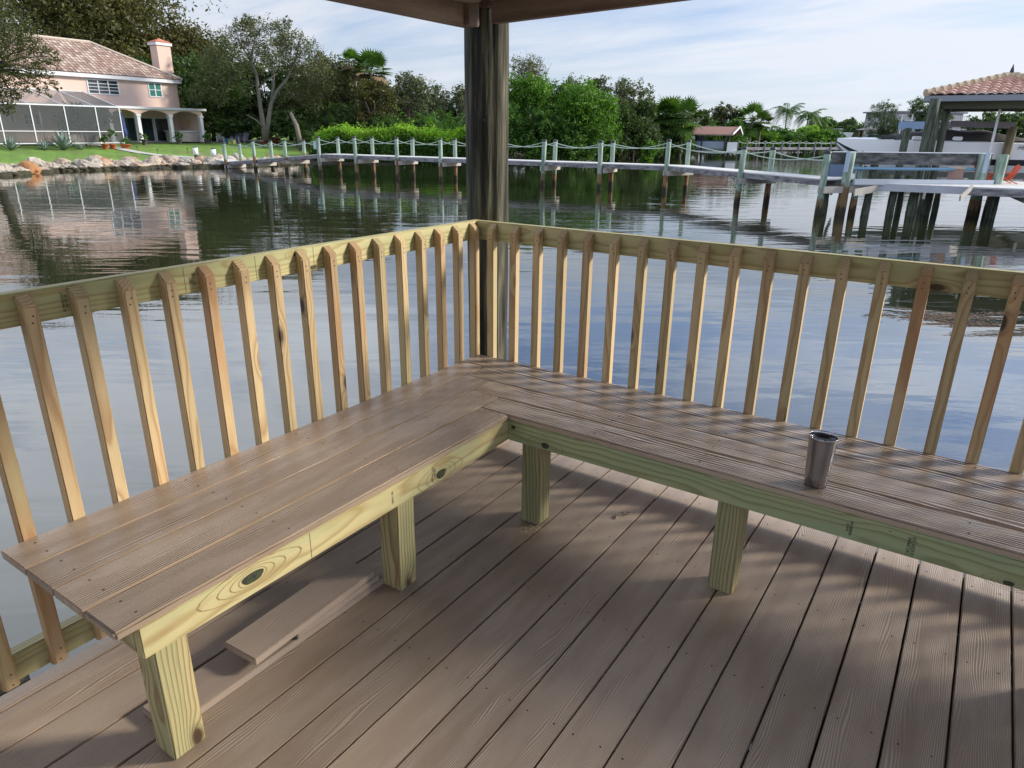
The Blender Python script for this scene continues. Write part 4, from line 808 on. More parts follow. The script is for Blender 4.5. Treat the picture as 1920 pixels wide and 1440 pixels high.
# shrub inside the cage, right bay
p_ = hp(160, 262, 5.0); pp = hw(p_[0], 5.0, 0); root = empty('citrus_tree', (pp.x, pp.y, gz(pp.x, pp.y)), 'dark leafy tree growing inside the screened cage', 'tree'); MB().tube([(0, 0, 0), (.1, 0, 1.4)], .09, 6).build('trunk', M_barkd, root)
crown('crown', [(random.gauss(0, .9), random.gauss(0, .8), 2.1+random.gauss(0, .55), .95, .8) for i in range(9)], 4200, .12, G_dark, root)
# ---- garden things
def bed(x, t):
    p = hw(hp(x, 262, t)[0], t, 0); p.z = gz(p.x, p.y); return p
def agave(x, y, r, lab):
    g = bed(x, 8.6); root = empty('agave', g, lab, 'plant'); V = MB()
    for i in range(26):
        a = i*2.4; el = .25+1.15*(i/26); L = r*random.uniform(.8, 1.1); d = Vector((math.cos(a)*math.cos(el), math.sin(a)*math.cos(el), math.sin(el))); s_ = Vector((-math.sin(a), math.cos(a), 0)); w_ = .09*r
        m1 = d*L*.45; tp = d*L+Vector((0, 0, -.08*L)); V.add([-s_*w_*.6, s_*w_*.6, m1+s_*w_, tp, m1-s_*w_, m1+Vector((0, 0, -.05))], [(0, 5, 4), (0, 1, 5), (1, 2, 5), (5, 2, 3), (4, 5, 3)])
    V.build('leaves', M_agave, root); return root
M_agave = simple('agave_leaf', (.20, .27, .22), .6, var=.3)
agave(117, 263, 1.9, 'large grey green agave in front of the white cage post'); agave(18, 265, 1.3, 'smaller pale agave at the far left of the flower bed'); agave(80, 264.5, .9, 'small yellowish agave between the two large ones'); agave(148, 263.5, .7, 'small spiky plant right of the large agave')
M_terra = simple('terracotta', (.42, .11, .045), .8, var=.15); M_dpot = simple('grey_pot', (.10, .095, .09), .8)
def pot(x, y, r, hgt, lab, pm, pl_h, kind_='leafy'):
    g = bed(x, 8.8 if x < 250 else 4.8); root = empty('plant_pot', g, lab, 'plant pot'); MB().lathe([(r*.65, 0), (r, hgt), (r*1.08, hgt), (r*1.08, hgt+.06), (r*.9, hgt+.06), (r*.85, hgt-.03), (0, hgt-.03)], 18).build('pot', pm, root, smooth=True)
    if kind_ == 'stem': MB().tube([(0, 0, hgt), (.02, 0, hgt+pl_h)], .035, 6).build('stem', simple('green_stem', (.2, .28, .12), .7), root)
    n = 260; crown('foliage', [(0, 0, hgt+pl_h, r*1.2, r*1.0)], n, .10, G_mid, root)
pot(195, 266.5, .30, .42, 'terracotta pot with a wispy plant, leftmost of the three red pots', M_terra, .45); pot(209.5, 267, .30, .38, 'terracotta pot with a tall bare stem, middle of the three red pots', M_terra, 1.0, 'stem'); pot(233.5, 265.5, .42, .34, 'wide terracotta bowl at the cage corner, rightmost red pot', M_terra, .15)
pot(335, 268, .32, .5, 'dark pot with a small shrub beside the patio bar', M_dpot, .35); pot(388, 268.5, .34, .42, 'dark pot with a leafy plant at the right end of the patio', M_dpot, .30); pot(270, 265, .3, .5, 'dark pot under the small patio palm', M_dpot, .3)
g_ = gpix(262, 266)
def smallpalm():
    root = empty('small_palm', g_, 'small arching palm in front of the patio arches', 'palm'); V = []; c = Vector((0, 0, 1.9)); MB().tube([(0, 0, 0), (.1, 0, 1.9)], .07, 6).build('trunk', M_bark, root)
    for i in range(16): frond(V, c, i*2.4, 1.35, .45-.03*i, .75, 12, .35, .035)
    link('crown', npmesh('crown', V), G_bright, root)
smallpalm()
M_navy = simple('navy_canvas', (.02, .04, .16), .8); p_ = hw(hp(236, 240, 5.2)[0], 4.8, .0)
um = empty('patio_umbrella', p_, 'closed navy blue umbrella standing by the patio arches', 'umbrella'); MB().lathe([(.02, .5), (.30, .75), (.26, 1.2), (.17, 1.9), (.05, 2.75), (.0, 2.8)], 12).build('canopy', M_navy, um, smooth=True); MB().tube([(0, 0, 0), (0, 0, 2.9)], .03, 6).build('pole', M_trim, um)
def lounge(x, y, lab, m1, az, rec=.9, n='patio_chair'):
    g = gpix(x, y); r = empty(n, g, lab, 'chair', rz=az); mb = MB(); mb.box(-.3, .3, -.3, .3, .38, .44); mb.build('seat', m1, r); mb = MB(); mb.bar((0, .3, .40), (0, .3+rec*.5, 1.05), .6, .05, up=(0, 1, 0)); mb.build('backrest', m1, r)
    for sx in (-1, 1): MB().box(sx*.31-.02, sx*.31+.02, -.3, .35, .6, .63).build('armrest', M_trim, r); 
    for sx in (-1, 1):
        for sy in (-1, 1): MB().box(sx*.29-.02, sx*.29+.02, sy*.28-.02, sy*.28+.02, 0, .6).build('leg', M_trim, r)
M_sling = simple('tan_sling', (.28, .25, .17), .8); M_blue = simple('blue_canvas', (.05, .07, .28), .7); M_lb = simple('pale_blue', (.45, .58, .66), .7)
lounge(249, 264.5, 'tan sling patio chair below the navy umbrella', M_sling, 2.2); lounge(290, 264.5, 'white framed lounge chair under the middle arch', M_trim, .6); lounge(303, 264, 'dark patio chair beside the blue cooler', M_black, 2.8); lounge(372, 267.5, 'dark patio chair with white cushion right of the last arch column', M_trim, -2.2); lounge(328, 266.5, 'patio chair in front of the stone bar', M_dpot, 2.5)
r = empty('cooler', gpix(297.5, 262.5), 'blue box cooler on the patio under the middle arch', 'cooler'); MB().box(-.35, .35, -.22, .22, .35, .75).build('body', M_blue, r); MB().box(-.37, .37, -.24, .24, .75, .83).build('lid', M_trim, r); MB().box(-.33, .33, -.2, .2, 0, .35).build('stand', M_trim, r)
r = empty('patio_table', gpix(313, 262.5), 'round dark dining table under the patio arches', 'table'); MB().lathe([(0, .70), (.6, .70), (.6, .74), (0, .74)], 20).build('tabletop', M_dpot, r); MB().tube([(0, 0, 0), (0, 0, .7)], .05, 8).build('pedestal', M_dpot, r)
p_ = hw(hp(346, 225, -.2)[0], 1.2, 1.6); r = empty('folded_cover', p_, 'bunched orange yellow cover hanging above the patio bar', 'cover'); 
mb = MB()
for i in range(9): a = -1.1+i*.27; mb.tube([(0, 0, .85), (math.sin(a)*.55*SG*0+math.sin(a)*.6, 0, .45), (math.sin(a)*.45, 0, -.25)], [.06, .13, .05], 6)
o = mb.build('cloth', simple('orange_cloth', (.62, .27, .03), .8, var=.2), r); r.rotation_euler = house.rotation_euler
r = empty('pool_ladder', gpix(355, 267), 'pale blue kayak shaped float leaning on the patio', 'float'); MB().tube([(-.9, 0, .55), (0, 0, .35), (1.0, 0, .12)], [.06, .12, .05], 8).build('hull', M_lb, r, smooth=True); r.rotation_euler = (0, 0, 1.2); r.name = 'pool_float'
M_adg = simple('grey_purple_plastic', (.42, .41, .50), .6)
def adirondack(loc, az, mat, lab, grp=None, name='adirondack_chair', sc=1):
    r = empty(name, loc, lab, 'chair', grp, az); r.scale = (sc, sc, sc)
    mb = MB()
    for i in range(5): x = -.24+i*.12; mb.bar((x, .18, .25), (x*1.25, .52, 1.02-.05*abs(i-2)), .105, .02, up=(0, 1, 0))
    mb.build('backrest', mat, r); mb = MB()
    for i in range(5): y = -.35+i*.11; mb.box(-.27, .27, y-.05, y+.05, .40-i*.035, .42-i*.035)
    mb.build('seat', mat, r)
    for s_ in (-1, 1): MB().box(s_*.34-.07, s_*.34+.07, -.42, .35, .55, .575).build('armrest', mat, r); MB().bar((s_*.31, -.38, 0), (s_*.31, -.38, .55), .03, .11, up=(1, 0, 0)).build('leg', mat, r); MB().bar((s_*.31, -.38, .38), (s_*.31, .5, .02), .03, .12, up=(1, 0, 0)).build('leg', mat, r)
    return r
for x, y, a, lb in [(414.5, 267, .9, 'greyish purple adirondack chair, leftmost of the four on the patio edge'), (429, 266.5, .7, 'greyish purple adirondack chair second from left, behind the blue stool'), (445, 267, .6, 'greyish purple adirondack chair, third from left on the patio edge'), (458, 267.5, .4, 'greyish purple adirondack chair, rightmost of the four on the patio edge')]: adirondack(gpix(x, y), a, M_adg, lb, 'grey adirondack chairs on the patio edge', sc=1.15)
for x, y, m_, lb in [(430, 269, simple('sky_blue', (.08, .30, .55), .6), 'small sky blue plastic stool in front of the chairs'), (436, 270.5, simple('pale_yellow', (.60, .56, .16), .6), 'small pale yellow stool in front of the chairs')]:
    r = empty('stool', gpix(x, y), lb, 'stool'); MB().box(-.45, .45, -.2, .2, .42, .47).build('seat', m_, r)
    for sx in (-1, 1): MB().box(sx*.4-.03, sx*.4+.03, -.18, .18, 0, .42).build('leg', m_, r)
r = empty('firewood_pile', gpix(508, 271), 'reddish brown pile of cut branches at the foot of the grey tree', 'wood pile')
mb = MB()
for i in range(70): a = random.uniform(0, 6.3); c = Vector((random.gauss(0, .55), random.gauss(0, .4), random.uniform(.1, .95)*max(.2, 1-abs(random.gauss(0, .4))))); d = Vector((math.cos(a), math.sin(a), random.uniform(-.3, .3)))*random.uniform(.25, .6); mb.tube([c-d, c+d], random.uniform(.04, .09), 5)
mb.build('branches', simple('red_brown_wood', (.22, .075, .04), .9, var=.4), r)
# small shed behind
D_ = 99; g = gat(447, D_); r = empty('garden_shed', g, 'small grey garden shed with a pale gable roof edge under the trees', 'shed', rz=math.atan2(hd.y, hd.x)+.9); zt_ = at(447, 229, D_).z-g.z
MB().box(-1.5, 1.5, -1.2, 1.2, 0, zt_-.1).build('wall', simple('grey_siding', (.16, .17, .15), .9), r); MB().prism([(-1.9, -1.4, zt_-.15), (0, -1.4, zt_+.45), (1.9, -1.4, zt_-.15), (1.9, -1.4, zt_-.3), (0, -1.4, zt_+.27), (-1.9, -1.4, zt_-.3)], (0, 2.8, 0)).build('roof', simple('pale_grey_roof', (.55, .56, .57), .8), r)
for i, (x, y) in enumerate([(170, 277), (258, 283.5), (279, 270), (296, 290), (352, 288)]):
    r = empty('path_light', gpix(x, y), ORD[i]+' tiny black stake lamp from the left along the garden path', 'lamp', 'stake lamps along the path'); MB().tube([(0, 0, 0), (0, 0, .4)], .02, 5).build('stake', M_black, r); MB().lathe([(0, .46), (.09, .42), (.07, .38), (0, .38)], 10).build('cap', M_black, r)
# ------------------------------------------------------------------ neighbour's long dock
def postmat():
    m, k, b, o = newmat('dock_post_wood'); oc = k.node('ShaderNodeTexCoord').outputs['Object']
    wn = k.node('ShaderNodeTexWhiteNoise', noise_dimensions='1D'); k.l.new(k.node('ShaderNodeObjectInfo').outputs['Random'], wn.inputs['W']); rc = k.sep(wn.outputs['Color'])
    z = k.sep(k.node('ShaderNodeNewGeometry').outputs['Position'])[2]
    P = k.vmath('ADD', oc, k.vmath('MULTIPLY', wn.outputs['Color'], (9., 9., 9.))); n = k.noise(k.vmath('MULTIPLY', P, (8, 8, 1.2)), 1, 5, .6)
    up = k.ramp(n, [(.3, (.10, .17, .125)), (.5, (.24, .32, .26)), (.7, (.43, .49, .42))]); lo = k.mix(rc[0], (.22, .075, .025, 1), (.035, .03, .018, 1)); lo = k.mix(k.math('MULTIPLY', n, .9), lo, (.28, .20, .10, 1))
    zz = k.math('ADD', k.math('ADD', z, k.math('MULTIPLY_ADD', n, -.7, .35)), k.math('MULTIPLY_ADD', rc[1], .7, -.15))
    c = k.mix(k.ramp(zz, [(0, 1.), (.001, 1.)]) if False else k.math('LESS_THAN', zz, -.25), up, lo); c = k.mix(k.ramp(k.math('ADD', k.math('MULTIPLY', z, -1.2), k.math('MULTIPLY', n, -1.1)), [(.62, 0.), (.80, .92)]), c, (.018, .018, .01, 1))
    k.set(b.inputs['Base Color'], c); b.inputs['Roughness'].default_value = .85; return m
M_post = postmat(); M_plank = simple('bleached_planks', (.63, .62, .60), .7, var=.12, vscale=2); M_string = stain('grey_purple_stringer', [(.35, (.09, .085, .095)), (.5, (.20, .195, .21)), (.68, (.32, .315, .32))], (1, 1, 4), 2.5, .85); M_cross = simple('weathered_board', (.40, .37, .33), .9, var=.3); M_rope = simple('pale_green_rope', (.42, .52, .44), .9); M_cap = simple('black_cap', (.015, .017, .018), .5)
def online(x, y, P, Q):
    d = ray(x, y); a = Vector((d.x, d.y)); b = Vector((Q.x-P.x, Q.y-P.y)); w_ = Vector((P.x-CP.x, P.y-CP.y)); den = a.x*b.y-a.y*b.x; u = (a.x*w_.y-a.y*w_.x)/den*-1
    u = (w_.x*a.y-w_.y*a.x)/(a.x*b.y-a.y*b.x)*-1 if False else (a.x*w_.y-a.y*w_.x)/(a.y*b.x-a.x*b.y)
    return P+(Q-P)*u
def dist(p): return math.hypot(p.x-CP.x, p.y-CP.y)
def rope(mb, a, b, sag, r=.022, seg=5):
    mb.tube([a+(b-a)*t+Vector((0, 0, -sag*4*t*(1-t))) for t in [i/9 for i in range(10)]], r, seg, cap=False)
A_, B_, C_ = Vector((-36.2, 31.0, 0)), Vector((-12.3, 33.15, 0)), Vector((-3.35, 26.75, 0))
near = []
for x, y, yw, yt in [(427, 303, 316, 268), (482, 299, 318, 264), (540, 294, 321.7, 263)]:
    p = onz(x, yw, ZW); D = dist(p); near.append((Vector((p.x, p.y, at(x, y, D).z)), at(x, yt, D).z))
for x, y, yt in [(601.7, 289, 257), (671, 290, 257), (746, 292, 258.5), (828, 295, 260), (917, 299, 262), (1018, 303.7, 263), (1127.5, 307, 265)]:
    p = online(x, y, A_, B_); near.append((Vector((p.x, p.y, 0)), at(x, yt, dist(p)).z))
near.append((B_.copy(), at(1252, 263, dist(B_)).z)); p = online(1391, 322, B_, C_); near.append((Vector((p.x, p.y, 0)), at(1391, 277, dist(p)).z)); near.append((C_.copy(), at(1553, 285, dist(C_)).z))
dock = empty('dock', (near[5][0].x, near[5][0].y, ZW), 'long neighbouring dock with rope railings, green posts and bleached planks', 'dock'); dO = Vector(dock.location)
def nrm_away(d, p):
    n = Vector((-d.y, d.x, 0)).normalized(); return n if n.dot(Vector((p.x-CP.x, p.y-CP.y, 0))) > 0 else -n
far = []; WD = 1.55
for i, (p, zt_) in enumerate(near):
    d = (near[min(i+1, len(near)-1)][0]-near[max(i-1, 0)][0]).normalized(); n = nrm_away(d, p); far.append((p+n*WD, zt_-.02, n, d))
def post(c, z0, z1, r, parent=dock, org=dO, cap=True, mat=M_post, seg=12):
    bm = MB(); ph = random.uniform(0, 9); lean = Vector((random.gauss(0, .012), random.gauss(0, .012), 0)); n = 10; V = []
    for j in range(n+1):
        z = z0+(z1-z0)*j/n
        for k in range(seg):
            a = 2*math.pi*k/seg; q = r*(1+.08*mn.noise(Vector((math.cos(a)+ph, math.sin(a), z*2))))*(1.12 if abs(z-ZW-.1) < .25 else 1); V.append((c.x-org.x+q*math.cos(a)+lean.x*(z-z0), c.y-org.y+q*math.sin(a)+lean.y*(z-z0), z-org.z))
    bm.add(V, [(j*seg+k, j*seg+(k+1) % seg, (j+1)*seg+(k+1) % seg, (j+1)*seg+k) for j in range(n) for k in range(seg)]+[tuple(n*seg+k for k in range(seg))])
    o = bm.build('post', mat, parent, smooth=True)
    if cap: MB().lathe([(r*1.12, -.06), (r*1.16, .01), (r*.6, .05), (0, .07)], 14, (c.x-org.x+lean.x*(z1-z0), c.y-org.y+lean.y*(z1-z0), z1-org.z)).build('post_cap', M_cap, o, smooth=True)
    return o
ropesN = MB(); 
for i, (p, zt_) in enumerate(near):
    f, zf_, n, d = far[i]; post(p-n*.12, -3, zt_, .125); post(f, -3, zf_, .125)
    if i: 
        for a, b in [(near[i-1][0]-far[i-1][2]*.12+Vector((0, 0, near[i-1][1]-.12-near[i-1][0].z)), p-n*.12+Vector((0, 0, zt_-.12-p.z))), (far[i-1][0]+Vector((0, 0, far[i-1][1]-.12-far[i-1][0].z)), f+Vector((0, 0, zf_-.12-f.z)))]:
            m_ = MB(); rope(m_, a-dO, b-dO, .26); m_.build('rope', M_rope, dock)
    m_ = MB(); m_.bar(p-n*.30-dO+Vector((0, 0, -.38)), f+n*.15-dO+Vector((0, 0, -.38)), .06, .24); m_.bar(p-n*.30-dO+d*.28+Vector((0, 0, -.38)), f+n*.15-dO+d*.28+Vector((0, 0, -.38)), .06, .24); m_.build('cross_beam', M_cross, dock)
for i in range(len(near)):
    p0 = near[i-1][0] if i else at(396, 304, dist(near[0][0])+4.5); p1 = near[i][0]; n0 = far[max(i-1, 0)][2]; n1 = far[i][2]; u = Vector((0, 0, 1))
    if not i: p0 = Vector((p0.x, p0.y, gz(p0.x, p0.y)+.25)); n0 = far[0][2]
    top = MB(); L = (p1-p0).length; nb = max(2, int(L/.16)) 
    for q in range(nb):
        a0, a1 = q/nb+.0, (q+.9)/nb; A0, A1 = p0+(p1-p0)*a0-dO, p0+(p1-p0)*a1-dO; N0 = n0.lerp(n1, a0); N1 = n0.lerp(n1, a1)
        top.add([A0-N0*.02, A1-N1*.02, A1+N1*(WD-.1), A0+N0*(WD-.1), A0-N0*.02-u*.045, A1-N1*.02-u*.045, A1+N1*(WD-.1)-u*.045, A0+N0*(WD-.1)-u*.045], [(0, 1, 2, 3), (4, 7, 6, 5), (0, 4, 5, 1), (1, 5, 6, 2), (2, 6, 7, 3), (3, 7, 4, 0)])
    top.build('walking_planks', M_plank, dock)
    for off in (.01, .7, WD-.15):
        mb = MB(); mb.bar(p0+n0*off-dO-u*.155, p1+n1*off-dO-u*.155, .05, .21); mb.build('stringer', M_string, dock)
# white sleeved posts on the bank with rope
wp = []
for x, y0, y1 in [(368.5, 297, 277), (402, 300, 280)]:
    g = gpix(x, y0); r = empty('bank_post', g, 'white sleeved post on the lawn bank carrying the dock rope, '+('left one' if x < 380 else 'right one'), 'post'); h_ = at(x, y1, dist(g)).z-g.z; MB().tube([(0, 0, -.3), (0, 0, .35*h_)], .15, 10).build('stub', M_barkd, r); MB().tube([(0, 0, .35*h_), (0, 0, h_)], .20, 12).build('sleeve', M_white, r, smooth=True); MB().tube([(0, 0, h_), (0, 0, h_+.08)], .15, 10).build('cap', M_cap, r); wp.append((g, h_))
mb = MB(); a = wp[0][0]+Vector((0, 0, wp[0][1]*.7)); b = wp[1][0]+Vector((0, 0, wp[1][1]*.7)); rope(mb, a, b, .25); rope(mb, b, near[0][0]+Vector((0, 0, near[0][1]-.1-near[0][0].z)), .3); T(mb.build('shore_rope', M_rope), 'pale rope drooping from the white bank posts to the dock', 'rope')
r = empty('power_box', near[3][0]+Vector((-.2, -.25, .55)), 'small pale electric box fixed to the dock post at the bend', 'box'); MB().box(-.12, .12, -.08, .08, -.25, .25).build('case', simple('box_grey', (.45, .6, .62), .5), r, bevel=.02)
# ------------------------------------------------------------------ boat lift platform, lift, boathouse, boat (right)
E0, E1 = Vector((-3.3, 27.75, -.14)), Vector((9, 29.5, -.14)); ed = (E1-E0).normalized(); en = nrm_away(ed, E0)
M_bpost = stain('mossy_piling', [(.35, (.025, .030, .02)), (.5, (.065, .082, .058)), (.68, (.15, .18, .135))], (6, 6, .8), 1.6, .9)
plat = empty('boat_platform', (E0.x, E0.y, ZW), 'wide pale planked platform joining the dock at the boat lift', 'dock platform'); pO = Vector(plat.location)
top = MB(); m4 = Matrix((ed, en, Vector((0, 0, 1)))).transposed().to_4x4(); m4.translation = E0-pO
for q in range(34): top.box(q*.37+.0, q*.37+.355, 0, 1.9 if q < 14 else 5.2, -.05, 0, 0, m4)
top.build('deck_boards', M_plank, plat); MB().box(-.1, 12.5, -.06, 0, -.27, -.0, 0, m4).build('fascia', simple('grey_fascia', (.42, .44, .48), .6, var=.2), plat); MB().box(4.6, 12.5, -.10, -.061, -.30, -.05, 0, m4).build('rim_board', M_string, plat)
for px, py, zt_, r_ in [(1620, 402, .55, .14), (1665, 403, -.06, .12), (1683, 400, -.06, .11), (1708, 405, -.06, .15), (1732, 402, -.06, .15), (1752, 400, -.06, .11), (1855, 408, -.06, .16), (1545, 399, -.1, .11)]:
    c = onz(px, py, ZW); post(c, -3, zt_ if zt_ > 0 else -.21, r_, plat, pO, cap=False, mat=M_bpost)
for s_ in (0, 3.2, 6.4, 9.6): MB().box(s_, s_+.08, -.15, 5, -.5, -.27, 0, m4).build('cross_beam', M_cross, plat)
mb = MB(); q0 = at(1602, 361, 29.5); q1 = at(1668, 349, 31.5); mb.bar(q0-pO, q1-pO, .05, .25); mb.build('brace', M_cross, plat); mb = MB(); q0 = at(1800, 372, 30); q1 = at(1822, 352, 31); mb.bar(q0-pO, q1-pO, .05, .2); mb.build('brace', M_cross, plat)
lift = empty('boat_lift', (0, 29, ZW), 'boat lift with heavy grey beam on green posts and a blue drive pipe', 'boat lift'); lO = Vector(lift.location)
l0 = onz(1573, 404, ZW); l1 = onz(1826, 405, ZW)
zL = at(1592, 285, dist(l0)).z; zR = at(1878, 290, dist(l1)).z; zb_ = (zL+zR)/2
post(l0, -3, zb_, .17, lift, lO, cap=False); post(l1, -3, zb_, .20, lift, lO, cap=False); post(l1+Vector((.45, .3, 0)), -3, zb_-.02, .19, lift, lO, cap=False)
ld = (l1-l0).normalized(); mb = MB(); up = Vector((0, 0, 1)); a = l0-ld*.5; a.z = zb_-.22; b = l1+ld*.35; b.z = zb_-.22; nn_ = nrm_away(ld, l0)
mb.bar(a-lO+nn_*.28, b-lO+nn_*.28, .10, .44); mb.build('beam', stain('aged_grey_beam', [(.35, (.03, .03, .03)), (.5, (.10, .10, .10)), (.7, (.22, .21, .20))], (1, 1, 3), 2, .9), lift); mb = MB(); mb.bar(a-lO+nn_*.28+up*.235, b-lO+nn_*.28+up*.235, .12, .03); mb.build('beam_cap', M_white, lift)
mb = MB(); mb.tube([a-lO+nn_*.18-up*.36+ld*.6, b-lO+nn_*.18-up*.36], .055, 8); mb.build('drive_pipe', simple('lift_blue', (.16, .30, .42), .4, .3), lift)
for t in (.0, 1.): mb = MB(); c = l0.lerp(l1, t); c.z = zb_-.35; mb.box(c.x-lO.x-.07, c.x-lO.x+.07, c.y-lO.y-.22, c.y-lO.y-.17, c.z-lO.z-.35, c.z-lO.z+.4); mb.build('bracket', simple('galvanized', (.42, .50, .62), .4, .5), lift)
for t in (.10, .28, .62, .80):
    mb = MB(); c = l0.lerp(l1, t)+nn_*.2; mb.tube([Vector((c.x, c.y, zb_-.6))-lO, Vector((c.x, c.y, -.05))-lO], .015, 5); mb.build('cable', M_black, lift)
mb = MB(); mb.bar(a-lO-nn_*.1+Vector((0, 0, -zb_+.22-.08))+ld*.8, b-lO-nn_*.1+Vector((0, 0, -zb_+.22-.08)), .16, .20); mb.build('cradle_beam', simple('aluminium', (.62, .65, .70), .35, .6), lift)
for x0, y0, x1, y1, D_ in [(1563, 296, 1573, 331, 33), (1598, 305, 1608, 325, 33.5)]:
    c = at((x0+x1)/2, y1, D_); h_ = at((x0+x1)/2, y0, D_).z-c.z; r = empty('blue_panel', c, 'slate blue upright panel '+('left of' if x0 < 1580 else 'right of')+' the first lift post', 'panel', rz=YAW+.3); MB().box(-.12, .12, -.32, .32, 0, h_).build('board', simple('slate_blue', (.12, .18, .28), .6), r); MB().box(.121, .16, -.34, .34, 0, h_).build('edge', simple('dark_red_edge', (.09, .03, .03), .8), r)
M_redp = simple('red_orange_plastic', (.62, .09, .02), .5)
pc_ = lambda x, D: Vector((at(x, 337, D).x, at(x, 337, D).y, -.14))
adirondack(pc_(1842, 33.8), YAW-math.pi/2+2.2, M_redp, 'red orange adirondack chair on the platform, left of the double green piling', None, sc=.72); adirondack(pc_(1884, 34.2), YAW-math.pi/2-1.7, M_redp, 'red orange adirondack chair on the platform, right of the double green piling', None, sc=.72)
r = empty('wooden_box', E0+ed*4.3+en*1.9, 'pinkish wooden crate by the boathouse post on the platform', 'crate'); MB().box(-.25, .25, -.25, .25, 0, .55).build('side', simple('pinkish_wood', (.32, .20, .16), .8, var=.2), r); MB().box(-.28, .28, -.28, .28, .55, .6).build('top', simple('tan_wood', (.5, .38, .26), .8), r)
# boathouse
DB = 36.; ce = at(1733, 188, DB); zev = ce.z; ce2 = onz(1920, 185.4, zev); be = (ce2-ce).normalized(); bn_ = nrm_away(be, ce)
def cpx(S_): c = ce+be*S_/2+bn_*S_/2; d = c-CP; return 960+FPX*d.dot(_r2)/d.dot(_f)
S_ = min([3+.05*i for i in range(140)], key=lambda s: abs(cpx(s)-1884)); cc = ce+be*S_/2+bn_*S_/2; zap = at(1884, 146, dist(cc)).z
bh = empty('boathouse', (cc.x, cc.y, ZW), 'open boathouse with pink barrel tile hip roof on dark green pilings', 'boathouse'); bO = Vector(bh.location)
M_btile = tilemat('pink_barrel_tiles', (.62, .38, .31), (.70, .47, .40), (.76, .56, .48), .34, .36)
c4 = [ce-bO, ce+be*S_-bO, ce+be*S_+bn_*S_-bO, ce+bn_*S_-bO]; ze = Vector((0, 0, .18)); apx = Vector((0, 0, zap-ZW))
rt = MB()
for i in range(4):
    a, b = c4[i]+ze, c4[(i+1) % 4]+ze; ee = (b-a).normalized(); mdl = (a+b)/2; sl_ = apx-mdl; Lv = sl_.length; vv = sl_.normalized(); nn = ee.cross(vv)
    if nn.z < 0: nn = -nn
    W2 = (b-a).length; nu = int(W2/.34)*8; nc = int(Lv/.36)
    for c_ in range(nc):
        rows = []
        for vq, off in ((c_/nc, .075), ((c_+1)/nc, .0)):
            lo, hi_ = W2/2*vq, W2-W2/2*vq; rows.append([a+ee*min(max(W2*q/nu, lo), hi_)+vv*(Lv*vq)+nn*(off+.06*abs(math.sin(math.pi*(q/8.)))**.8+.01) for q in range(nu+1)])
        n = nu+1; base = [p-nn*.06 for p in rows[0]]
        rt.add(rows[0]+rows[1]+base, [(q, q+1, n+q+1, n+q) for q in range(nu)]+[(2*n+q, 2*n+q+1, q+1, q) for q in range(nu)])
M_bt = stain('pink_tile', [(.3, (.50, .27, .21)), (.5, (.66, .42, .34)), (.7, (.74, .52, .43))], (1, 1, 1), 1.8, .85)
rt.build('roof', M_bt, bh)
mb = MB()
for c in c4:
    for i in range(11): p0_ = c+ze+(apx-c-ze)*(i/11)+Vector((0, 0, .10)); p1_ = c+ze+(apx-c-ze)*((i+1.08)/11)+Vector((0, 0, .09)); mb.tube([p0_, p1_], [.17, .12], 8)
mb.build('hip_tiles', simple('tan_hip', (.48, .38, .26), .9, var=.3, vscale=3), bh); MB().lathe([(.22, 0), (.1, .12), (.06, .3), (0, .5)], 10, apx+Vector((0, 0, .05))).build('finial', M_cap, bh)
mb = MB()
mb = MB(); 
for i in range(4): mb.bar(c4[i]+Vector((0, 0, .06)), c4[(i+1) % 4]+Vector((0, 0, .06)), .05, .22)
mb.build('gutter', simple('grey_blue_gutter', (.22, .24, .28), .6), bh); mb = MB(); ins = .5
cin = [c4[0]+(be+bn_)*ins, c4[1]+(bn_-be)*ins, c4[2]-(be+bn_)*ins, c4[3]+(be-bn_)*ins]
for i in range(4): mb.bar(cin[i]+Vector((0, 0, -.18)), cin[(i+1) % 4]+Vector((0, 0, -.18)), .12, .30)
mb.build('beam', simple('dark_green_beam', (.09, .09, .06), .9, var=.3), bh); mb = MB(); mb.poly([c+Vector((0, 0, .02)) for c in c4]); mb.build('ceiling', simple('dark_ceiling', (.05, .045, .035), .9), bh)
M_bpost = bpy.data.materials['mossy_piling'] if 'mossy_piling' in bpy.data.materials else stain('mossy_piling', [(.35, (.035, .045, .03)), (.5, (.08, .11, .08)), (.68, (.17, .21, .16))], (6, 6, .8), 1.6, .9)
for px, py, D_, r_, z1_ in [(1747, 200, 34.5, .19, zev), (1764, 200, 36.3, .15, zev-.25), (1778, 200, 36.6, .14, zev-.25)]:
    c = at(px, py, D_); post(c, -3, z1_, r_, bh, bO, cap=False, mat=M_bpost)
post(at(1895, 238, 38.5), -3, at(1895, 238, 38.5).z, .17, bh, bO, cap=False, mat=stain('tan_piling', [(.35, (.09, .07, .035)), (.6, (.25, .21, .12)), (.7, (.33, .29, .18))], (6, 6, .8), 1.6, .9)); post(at(1697, 240, 35.5), -3, at(1697, 240, 35.5).z, .15, bh, bO, cap=False, mat=M_bpost)
mb = MB(); mb.bar(at(1782, 232, 38.2)-bO, at(1904, 235, 38.4)-bO, .12, .26); mb.build('upper_beam', simple('grey_beam', (.20, .18, .19), .8, var=.2), bh); mb = MB(); mb.bar(at(1686, 235, 35.4)-bO, at(1745, 235, 36)-bO, .12, .30); mb.build('upper_beam', simple('blue_beam', (.24, .34, .50), .6), bh)
for px in (1875, 1693, 1712): mb = MB(); a = at(px, 205 if px > 1800 else 215, 38); b = Vector((a.x, a.y, .2)); mb.bar(a-bO, b-bO, .10 if px > 1800 else .05, .05, up=(0, 1, 0)); mb.build('guide_post', M_white, bh)
